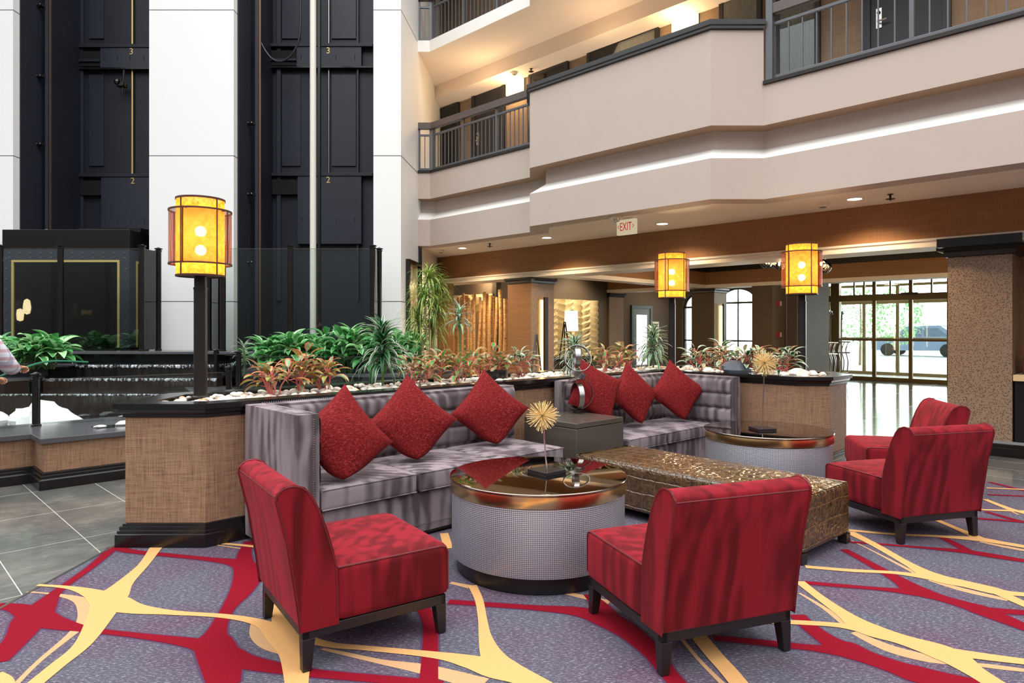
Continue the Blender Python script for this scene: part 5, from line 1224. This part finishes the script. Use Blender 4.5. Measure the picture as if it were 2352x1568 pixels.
wave_art('wave_relief','cream wave relief panel half hidden behind the birch trunks',U(10.4-.005,13.0,.5),-ew,-eu,2.0,1.75,6,10)
lamp('art_light','SPOT',U(13.0,9.9,2.9),150,(1,.80,.52),.25,(math.radians(38),0,math.radians(45)),math.radians(110))
lamp('birch_light','SPOT',U(9.35,10.9,2.5),60,(1,.74,.42),.1,(0,0,0),math.radians(150))
lamp('birch_light','SPOT',U(9.2,10.0,2.4),45,(1,.74,.42),.1,(0,0,0),math.radians(150))
lamp('birch_back_light','POINT',U(10.1,11.2,2.5),25,(1,.74,.42),.1)
# framed picture on the side of the white column
c0=Vector((-1.867,11.2,0)); c1=Vector((-1.758,12.45,0)); dd=(c1-c0).normalized(); nn=Vector((dd.y,-dd.x,0))
s0,s1_=.32,1.18; za,zb_=1.05,2.66
t=thing('framed_picture','tall framed picture of trees with red leaves on the side of the white column','picture',c0+dd*s0+Vector((0,0,za)))
def onw(s,z,o): return c0+dd*s+nn*o+Vector((0,0,z))
def wbx(s_0,s_1,z0,z1,o0,o1): return MB().add([onw(s,z,o) for z in (z0,z1) for o in (o0,o1) for s in (s_0,s_1)],[(0,2,3,1),(4,5,7,6),(0,1,5,4),(1,3,7,5),(3,2,6,7),(2,0,4,6)])
fb=wbx(s0,s0+.07,za,zb_,.002,.07)
for q in (wbx(s1_-.07,s1_,za,zb_,.002,.07),wbx(s0+.07,s1_-.07,za,za+.07,.002,.07),wbx(s0+.07,s1_-.07,zb_-.07,zb_,.002,.07)): fb.add(q.v,q.f)
fb.build('picture_frame',M['black_trim'],t,world=True,smooth=False)
n=NT('tree_picture'); xs=n.xyz(n.pos()); tr_=n.noise(n.mapv(n.pos(),(9,9,.35)),1,3,.6); c=n.ramp(tr_,[(.42,lin(96,112,78)),(.5,lin(176,190,150)),(.62,lin(214,220,186))])
red_=n.math('MULTIPLY',n.ramp(n.noise(n.pos(),14,4,.7),[(.5,(0,0,0,1)),(.56,(1,1,1,1))]),n.math('GREATER_THAN',xs[2],1.75)); c=n.mix(red_,c,lin(150,70,50)); M['picture']=n.set(c,.3)
wbx(s0+.06,s1_-.06,za+.06,zb_-.06,.004,.03).build('print',M['picture'],t,world=True,smooth=False)
# ================================================================ COLUMN SCONCES, LOBBY FIXTURES
def bar_sconce(lab,u,w,z0,z1,pw_=16):
    t=thing('bar_sconce',lab,'wall light',U(u,w,z0),0,'tall bar sconces on the columns')
    MB().ub(u-.05,u+.05,w-.10,w-.06,z0,z1).build('front_bar',M['dark_bronze'],t,world=True,smooth=False,bevel=.003)
    for sg in (-1,1): MB().ub(u+sg*.045-.012,u+sg*.045+.012,w-.03,w-.012,z0+.05,z1-.05).build('lit_tube',M['bar_glow'],t,world=True,smooth=False)
bar_sconce('tall bar sconce on the column beside the birch screen',9.40,8.57,.5,2.05,9)
bar_sconce('tall bar sconce on the far column behind the middle pole lamp',UT+.33,7.78,.6,2.05,9)
# dark opening trims and glazed back door
w0d=WB
t=thing('door_5','dark glazed door in the back wall of the lobby',None,U(15.7,WB,0)); t['kind']='structure'
MB().ub(15.62,15.72,WB-.05,WB,0,2.12).ub(16.56,16.66,WB-.05,WB,0,2.12).ub(15.72,16.56,WB-.05,WB,2.03,2.12).build('door_frame',M['door_teal'] if 'door_teal' in M else M['rail_grey'],t,world=True,smooth=False,bevel=.004)
MB().ub(15.72,15.87,WB-.03,WB,0,2.03).ub(16.41,16.56,WB-.03,WB,0,2.03).ub(15.87,16.41,WB-.03,WB,1.85,2.03).ub(15.87,16.41,WB-.03,WB,0,.3).build('door_leaf',M['rail_grey'],t,world=True,smooth=False)
MB().ub(15.87,16.41,WB-.02,WB-.005,.3,1.85).build('daylit_glass',M['day_pane'] if 'day_pane' in M else M['paper'],t,world=True,smooth=False)
MB().tube([U(15.80,WB-.03,1.0),U(15.80,WB-.08,1.0),U(15.9,WB-.08,1.0)],.012,6).build('door_handle',M['chrome'],t,world=True)
t=thing('wall_notice','white printed notice on the wall right of the glazed door','notice',U(16.75,WB-.001,1.25))
MB().ub(16.72,17.05,WB-.012,WB,1.22,1.66).build('notice_sheet',M['paper'],t,world=True,smooth=False)
for k,z in enumerate((1.56,1.50,1.38,1.34,1.30)):
    MB().ub(16.77+.02*(k%2),17.0-.02*(k%2),WB-.014,WB-.0125,z,z+(.04 if k<2 else .015)).build('printed_line',M['ink'],t,world=True,smooth=False)
for z,lab in ((2.02,'upper red and white fire alarm on the far column'),(1.32,'lower red and white fire alarm on the far column')):
    p=U(UT+.30,6.38,z); t=thing('fire_alarm',lab,'fire alarm',p,0,'fire alarms on the far column')
    MB().ub(UT+.24,UT+.36,6.33,6.379,z-.06,z+.06).build('alarm_box',M['alarm'],t,world=True,smooth=False,bevel=.004)
    MB().ub(UT+.30,UT+.355,6.32,6.331,z-.05,z+.05).build('strobe',M['paper'],t,world=True,smooth=False)
# table lamp, easels, seating hints
tl=thing('table_lamp','white shaded table lamp on a console in front of the wave relief','table lamp',(X(1312,15.2),15.2,.78))
MB().lathe([(.16,.62),(.145,1.08),(.142,1.08),(.157,.62)],40,caps=False).build('lamp_shade',M['lampshade'],tl); MB().lathe([(.08,0),(.08,.02),(.02,.04),(.03,.2),(.015,.35),(.012,.66)],20).build('base',M['chrome'],tl)
MB().tube([(0,0,.66),(0,0,1.12)],.006,6).sphere((0,0,1.13),.02,8).build('finial',M['chrome'],tl)
lamp('table_lamp_light','POINT',(X(1312,15.2),15.2,1.63),14,(1,.78,.48),.06)
cs=thing('console_table','dark low console table below the wave relief','console table',(X(1312,15.2),15.2,0),math.pi/4)
MB().box(-.55,.55,-.2,.2,.74,.78).build('table_top',M['wood_leg'],cs,smooth=False)
for a in (-.5,.5):
    for b_ in (-.16,.16): MB().box(a-.025,a+.025,b_-.025,b_+.025,0,.74).build('leg',M['wood_leg'],cs,smooth=False)
def easel(lab,loc,h,mat,wd=.22):
    t=thing('display_easel',lab,'easel',loc,0,'display easels in the lobby')
    for s in (-1,1): MB().tube([(s*.012,0,h),(s*wd,-.02,0)],.016,6).build('leg',mat,t)
    MB().tube([(0,0,h-.05),(0,.35,0)],.013,6).build('rear_leg',mat,t); MB().tube([(-wd*.55,-.01,h*.45),(wd*.55,-.01,h*.45)],.012,6).build('ledge_bar',mat,t)
easel('dark wooden easel in front of the lit table lamp',(X(1297,14.0),14.0,0),1.60,M['wood_leg'])
easel('pale metal easel in front of the birch side column',(X(1232,11.6),11.6,0),1.36,M['chrome'],.16)
# chandelier of clear globes
chd=thing('globe_chandelier','chandelier of clear glowing glass globes behind the right pole lamp','chandelier',(X(1835,10.6),10.6,2.95))
MB().tube([(-.65,0,-.25),(.6,0,-.25)],.014,8).build('bar',M['dark_bronze'],chd)
for s in (-.3,.3): MB().tube([(s,0,-.25),(s,0,.03)],.006,6).build('hanging_rod',M['dark_bronze'],chd)
for k,(px,py) in enumerate(((1755,603),(1772,600),(1790,606),(1812,606),(1838,610),(1862,604),(1886,607),(1903,612))):
    x=X(px,10.6)-X(1835,10.6); z=Zy(py,10.6)-2.95; y=(-.1,.1,0,.12)[k%4]
    g=MB().sphere((x,y,z),.10,20).build('glass_globe',M['bulb_glass'],chd); MB().sphere((x,y,z+.01),.018,8,sc=(1,1,2)).build('filament',M['filament'],g)
    MB().tube([(x,y*.6,-.25),(x,y,z+.09)],.008,6).build('socket',M['brass'],chd)
lamp('chandelier_light','POINT',(X(1835,10.6),10.6,2.35),60,(1,.70,.38),.3)
for (u,w,e_) in ((11.5,6.5,70),(12.5,2.0,70),(16.5,9.8,40),(16.2,6.8,40),(17.5,2.5,40),(11.2,9.8,40)): lamp('lobby_fill','AREA',U(u,w,2.93 if u>9.9 else 2.3),e_*.55,(1,.74,.46),.35)  # unseen area lamps added under the ceiling to brighten the dark lobby
# ---------------- luggage carts
def cart(lab,loc,rot):
    t=thing('luggage_cart',lab,'luggage cart',loc,rot,'luggage carts by the glazing')
    MB().box(-.5,.5,-.28,.28,.16,.20).build('deck',M['black_trim'],t,smooth=False,bevel=.02)
    for x in (-.4,.4):
        for y in (-.22,.22): MB().tube([(x,y-.02,.075),(x,y+.02,.075)],.075,16).build('wheel',M['plinth'],t)
    for k in range(4):
        x=-.42+.28*k; MB().tube(cr([(x,-.26,.2),(x,-.26,1.1),(x,-.24,1.75),(x,-.14,1.93),(x,-.04,1.86)],6),.021,8).build('hanging_hook',M['chrome'],t)
    for k in range(10):
        x=-.46+.92*k/9; MB().tube(cr([(x,.25,.2),(x+.02,.27,.55),(x-.03,.24,.85),(x+.03,.28,1.08)],5),.015,6).build('cage_bar',M['chrome'],t)
    for z,y in ((1.08,.28),(.78,.25),(.22,.25)): MB().tube([(-.5,y,z),(.54,y,z)],.019,8).build('rail',M['chrome'],t)
for k,(px,lab) in enumerate(((1868,'birdcage luggage cart nearest the right pole lamp'),(1900,'birdcage luggage cart nested beside the entrance post'))): cart(lab,(X(px,17.8+1.0*k),17.8+1.0*k,0),math.radians(-38))
# ---------------- brochure cabinet
bc=thing('brochure_cabinet','black cabinet with a pale counter top at the right edge','cabinet',U(9.6,.6,0))
MB().ub(9.37,9.88,-.6,1.31,.15,.86).build('cabinet_body',M['plinth'],bc,world=True,smooth=False); MB().ub(9.33,9.88,-.6,1.32,.86,.93).build('counter_top',M['birch_cut'],bc,world=True,smooth=False,bevel=.004)
for k,(w,h,cname) in enumerate(((1.17,.24,'red'),(.98,.22,'blue'))):
    t=thing('brochure_holder','brochure holder with %s leaflets on the black cabinet'%cname,'brochure holder',U(9.55,w,.93),0,'brochure holders')
    MB().ub(9.50,9.62,w-.08,w+.08,.93,1.12).build('holder',M['ink'],t,world=True,smooth=False)
    MB().ub(9.49,9.60,w-.075,w+.075,.96,1.0+h).build('leaflets',M['alarm'] if k==0 else M['c_blue'] if 'c_blue' in M else M['paper'],t,world=True,smooth=False)
    MB().ub(9.484,9.489,w-.07,w+.07,.98,1.12).build('cover_photo',M['cover'],t,world=True,smooth=False)
# ---------------- outside: tree, car
def tree(lab,loc,h,r,seed):
    rr=random.Random(seed); t=thing('tree',lab,'tree',loc,0,'trees outside the entrance'); MB().tube([(0,0,0),(.05,.02,h*.5),(0,0,h*.9)],[.05,.04,.02],8).build('trunk',M['stem_tan'],t)
    b=MB()
    for i in range(900):
        a=rr.uniform(0,6.28); z=rr.uniform(-1,1); q=rr.uniform(.5,1)**.5*r; s=math.sqrt(1-z*z); p=Vector((q*s*math.cos(a),q*s*math.sin(a),h*.62+q*z*1.2)); leaf(b,p,rr.uniform(0,6.28),rr.uniform(-1,1),.16,.08,.6,1,1,0,.5,3)
    b.build('foliage',[M['lf_green'],M['lf_pale']],t,ang=3)
tree('green tree outside the left entrance door',(X(1975,27),27,-.02),3.3,1.0,1); tree('green tree outside the middle entrance door',(X(2060,24.2),24.2,-.02),3.2,.9,2)
car=thing('parked_car','white and blue parked car outside the entrance','car',(X(2120,36),36,-.02),math.radians(-48))
prof_=[(-2.2,.35),(-2.25,.75),(-1.9,.95),(-1.1,1.05),(-.5,1.55),(1.0,1.6),(1.7,1.1),(2.15,1.0),(2.2,.4)]
def ext(p,y0,y1): k=len(p); return MB().add([(a,y,z) for y in (y0,y1) for a,z in p],[list(range(k)),[k+i for i in range(k)][::-1]]+[(i,(i+1)%k,k+(i+1)%k,k+i) for i in range(k)])
ext(prof_,-.9,.9).build('body',M['carpaint'],car,bevel=.06)
ext([(-1.0,1.08),(-.5,1.48),(.2,1.5),(.2,1.08)],-.93,.93).build('side_window',M['car_glass'],car,smooth=False); ext([(.3,1.08),(.3,1.5),(.95,1.5),(1.4,1.1)],-.93,.93).build('side_window',M['car_glass'],car,smooth=False)
for x in (-1.45,1.4):
    for y in (-.9,.9): MB().tube([(x,y-.09,.34),(x,y+.09,.34)],.34,24).build('wheel',M['ink'],car)
# ================================================================ PERSON WATERING THE PLANTS
def skin(name,verts,edges,rads,mat,parent,sub=2):
    me=bpy.data.meshes.new(name); me.from_pydata([tuple(v) for v in verts],edges,[]); o=bpy.data.objects.new(name,me); scn.collection.objects.link(o); o.parent=parent
    m=o.modifiers.new('s','SKIN'); m.use_smooth_shade=True
    for i,r in enumerate(rads):
        sv=me.skin_vertices[0].data[i]; rx,ry=r if isinstance(r,tuple) else (r,r); sv.radius=(rx,ry)
    me.skin_vertices[0].data[0].use_root=True
    s=o.modifiers.new('u','SUBSURF'); s.levels=sub; s.render_levels=sub; me.materials.append(mat); return o
M['skin']=simple('skin',lin(206,152,122),.5,var=.08)
n=NT('plaid_shirt'); xs=n.xyz(n.mapv(n.obj,(1,1,1),(0,0,.7)))
a=n.math('GREATER_THAN',n.math('SINE',n.math('MULTIPLY',xs[2],95.0)),.35); b_=n.math('GREATER_THAN',n.math('SINE',n.math('MULTIPLY',xs[0],95.0)),.35)
c=n.mix(n.math('MULTIPLY',a,.55),lin(214,216,226),lin(176,92,96)); c=n.mix(n.math('MULTIPLY',b_,.45),c,lin(92,104,150)); M['plaid']=n.set(c,.9)
M['jeans']=simple('dark_blue_trousers',lin(50,56,76),.9); M['hose']=simple('green_hose',lin(30,110,80),.5); M['hair']=simple('grey_brown_hair',lin(90,76,66),.8)
pe=thing('person','person in a plaid shirt and dark trousers bending to water plants with a green hose','person',(-4.36,5.05,0),0)
LH=(.27,.98,1.02)
V=[(0,0,.92),(0,.10,1.10),(.0,.22,1.24),(0,.32,1.35),(-.06,.37,1.43),(-.12,.42,1.51),(-.15,.46,1.60),
   (.19,.30,1.31),(.21,.46,1.13),(.09,.66,1.11),(.06,.73,1.12),(-.19,.30,1.31),(-.26,.44,1.08),(-.18,.66,1.02),(-.15,.74,1.02),
   (.10,-.01,.86),(.12,.02,.48),(.12,-.03,.09),(.12,.12,.04),(-.10,-.01,.86),(-.12,.02,.48),(-.12,-.03,.09),(-.12,.12,.04)]
E=[(0,1),(1,2),(2,3),(3,4),(4,5),(5,6),(3,7),(7,8),(8,9),(9,10),(3,11),(11,12),(12,13),(13,14),(0,15),(15,16),(16,17),(17,18),(0,19),(19,20),(20,21),(21,22)]
RD=[(.15,.12),(.15,.12),(.17,.12),(.15,.10),(.055,.055),(.085,.095),(.08,.09),.065,.05,.037,.03,.065,.05,.037,.03,.10,.065,.045,.04,.10,.065,.045,.04]
skin('body',V,E,RD,M['skin'],pe)
skin('shirt',[V[i] for i in (0,1,2,3,7,8,9,11,12,13)],[(0,1),(1,2),(2,3),(3,4),(4,5),(5,6),(3,7),(7,8),(8,9)],[(.175,.145),(.175,.145),(.195,.145),(.172,.122),.085,.07,.055,.085,.07,.055],M['plaid'],pe)
skin('trousers',[V[i] for i in (0,15,16,17,19,20,21)],[(0,1),(1,2),(2,3),(0,4),(4,5),(5,6)],[(.165,.14),.12,.085,.062,.12,.085,.062],M['jeans'],pe)
for s in (-1,1): MB().rbox((s*.12,.06,.045),(.05,.14,.045),.03,6).build('shoe',M['ink'],pe,weld=True)
MB().sphere((-.15,.45,1.64),.112,20,sc=(.85,1,1)).build('hair',M['hair'],pe)
def hand(base,d,par,side):
    base=Vector(base); d=Vector(d).normalized(); up=Vector((0,0,1)); sd=d.cross(up).normalized(); up=sd.cross(d)
    V=[base,base+d*.045,base+d*.085]; E=[(0,1),(1,2)]; Rr=[(.026,.018),(.038,.016),(.036,.014)]
    for k in range(4):
        o=(k-1.5)*.019; L=(.062,.072,.068,.052)[k]; b0=len(V)
        p1=base+d*.09+sd*o; p2=p1+d*L*.45-up*.008; p3=p2+d*L*.12-up*L*.4; p4=p3-d*L*.25-up*L*.15
        V+=[p1,p2,p3,p4]; E+=[(2,b0),(b0,b0+1),(b0+1,b0+2),(b0+2,b0+3)]; Rr+=[.0095,.009,.0085,.007]
    b0=len(V); V+=[base+d*.03+sd*.034*side,base+d*.06+sd*.05*side-up*.015,base+d*.085+sd*.035*side-up*.03]; E+=[(0,b0),(b0,b0+1),(b0+1,b0+2)]; Rr+=[.013,.010,.008]
    return skin('hand',V,E,Rr,M['skin'],par)
hand(V[10],(-.1,.9,-.1),pe,-1); hand(V[14],(0,.9,-.1),pe,1)
hp=pe.location; mm=Matrix.Translation(hp)@rotz(0)
h1=mm@Vector((.05,.81,1.10))
tag(MB().tube(cr([tuple(h1+Vector((.10,.75,.02))),tuple(h1+Vector((.04,.3,.05))),tuple(h1),tuple(h1+Vector((-.15,-.2,-.12))),tuple(h1+Vector((-.5,-.25,-.5))),tuple(h1+Vector((-.9,-.3,-1.08)))],6),.009,8).build('garden_hose',M['hose']),'green garden hose held by the person over the water feature','hose')
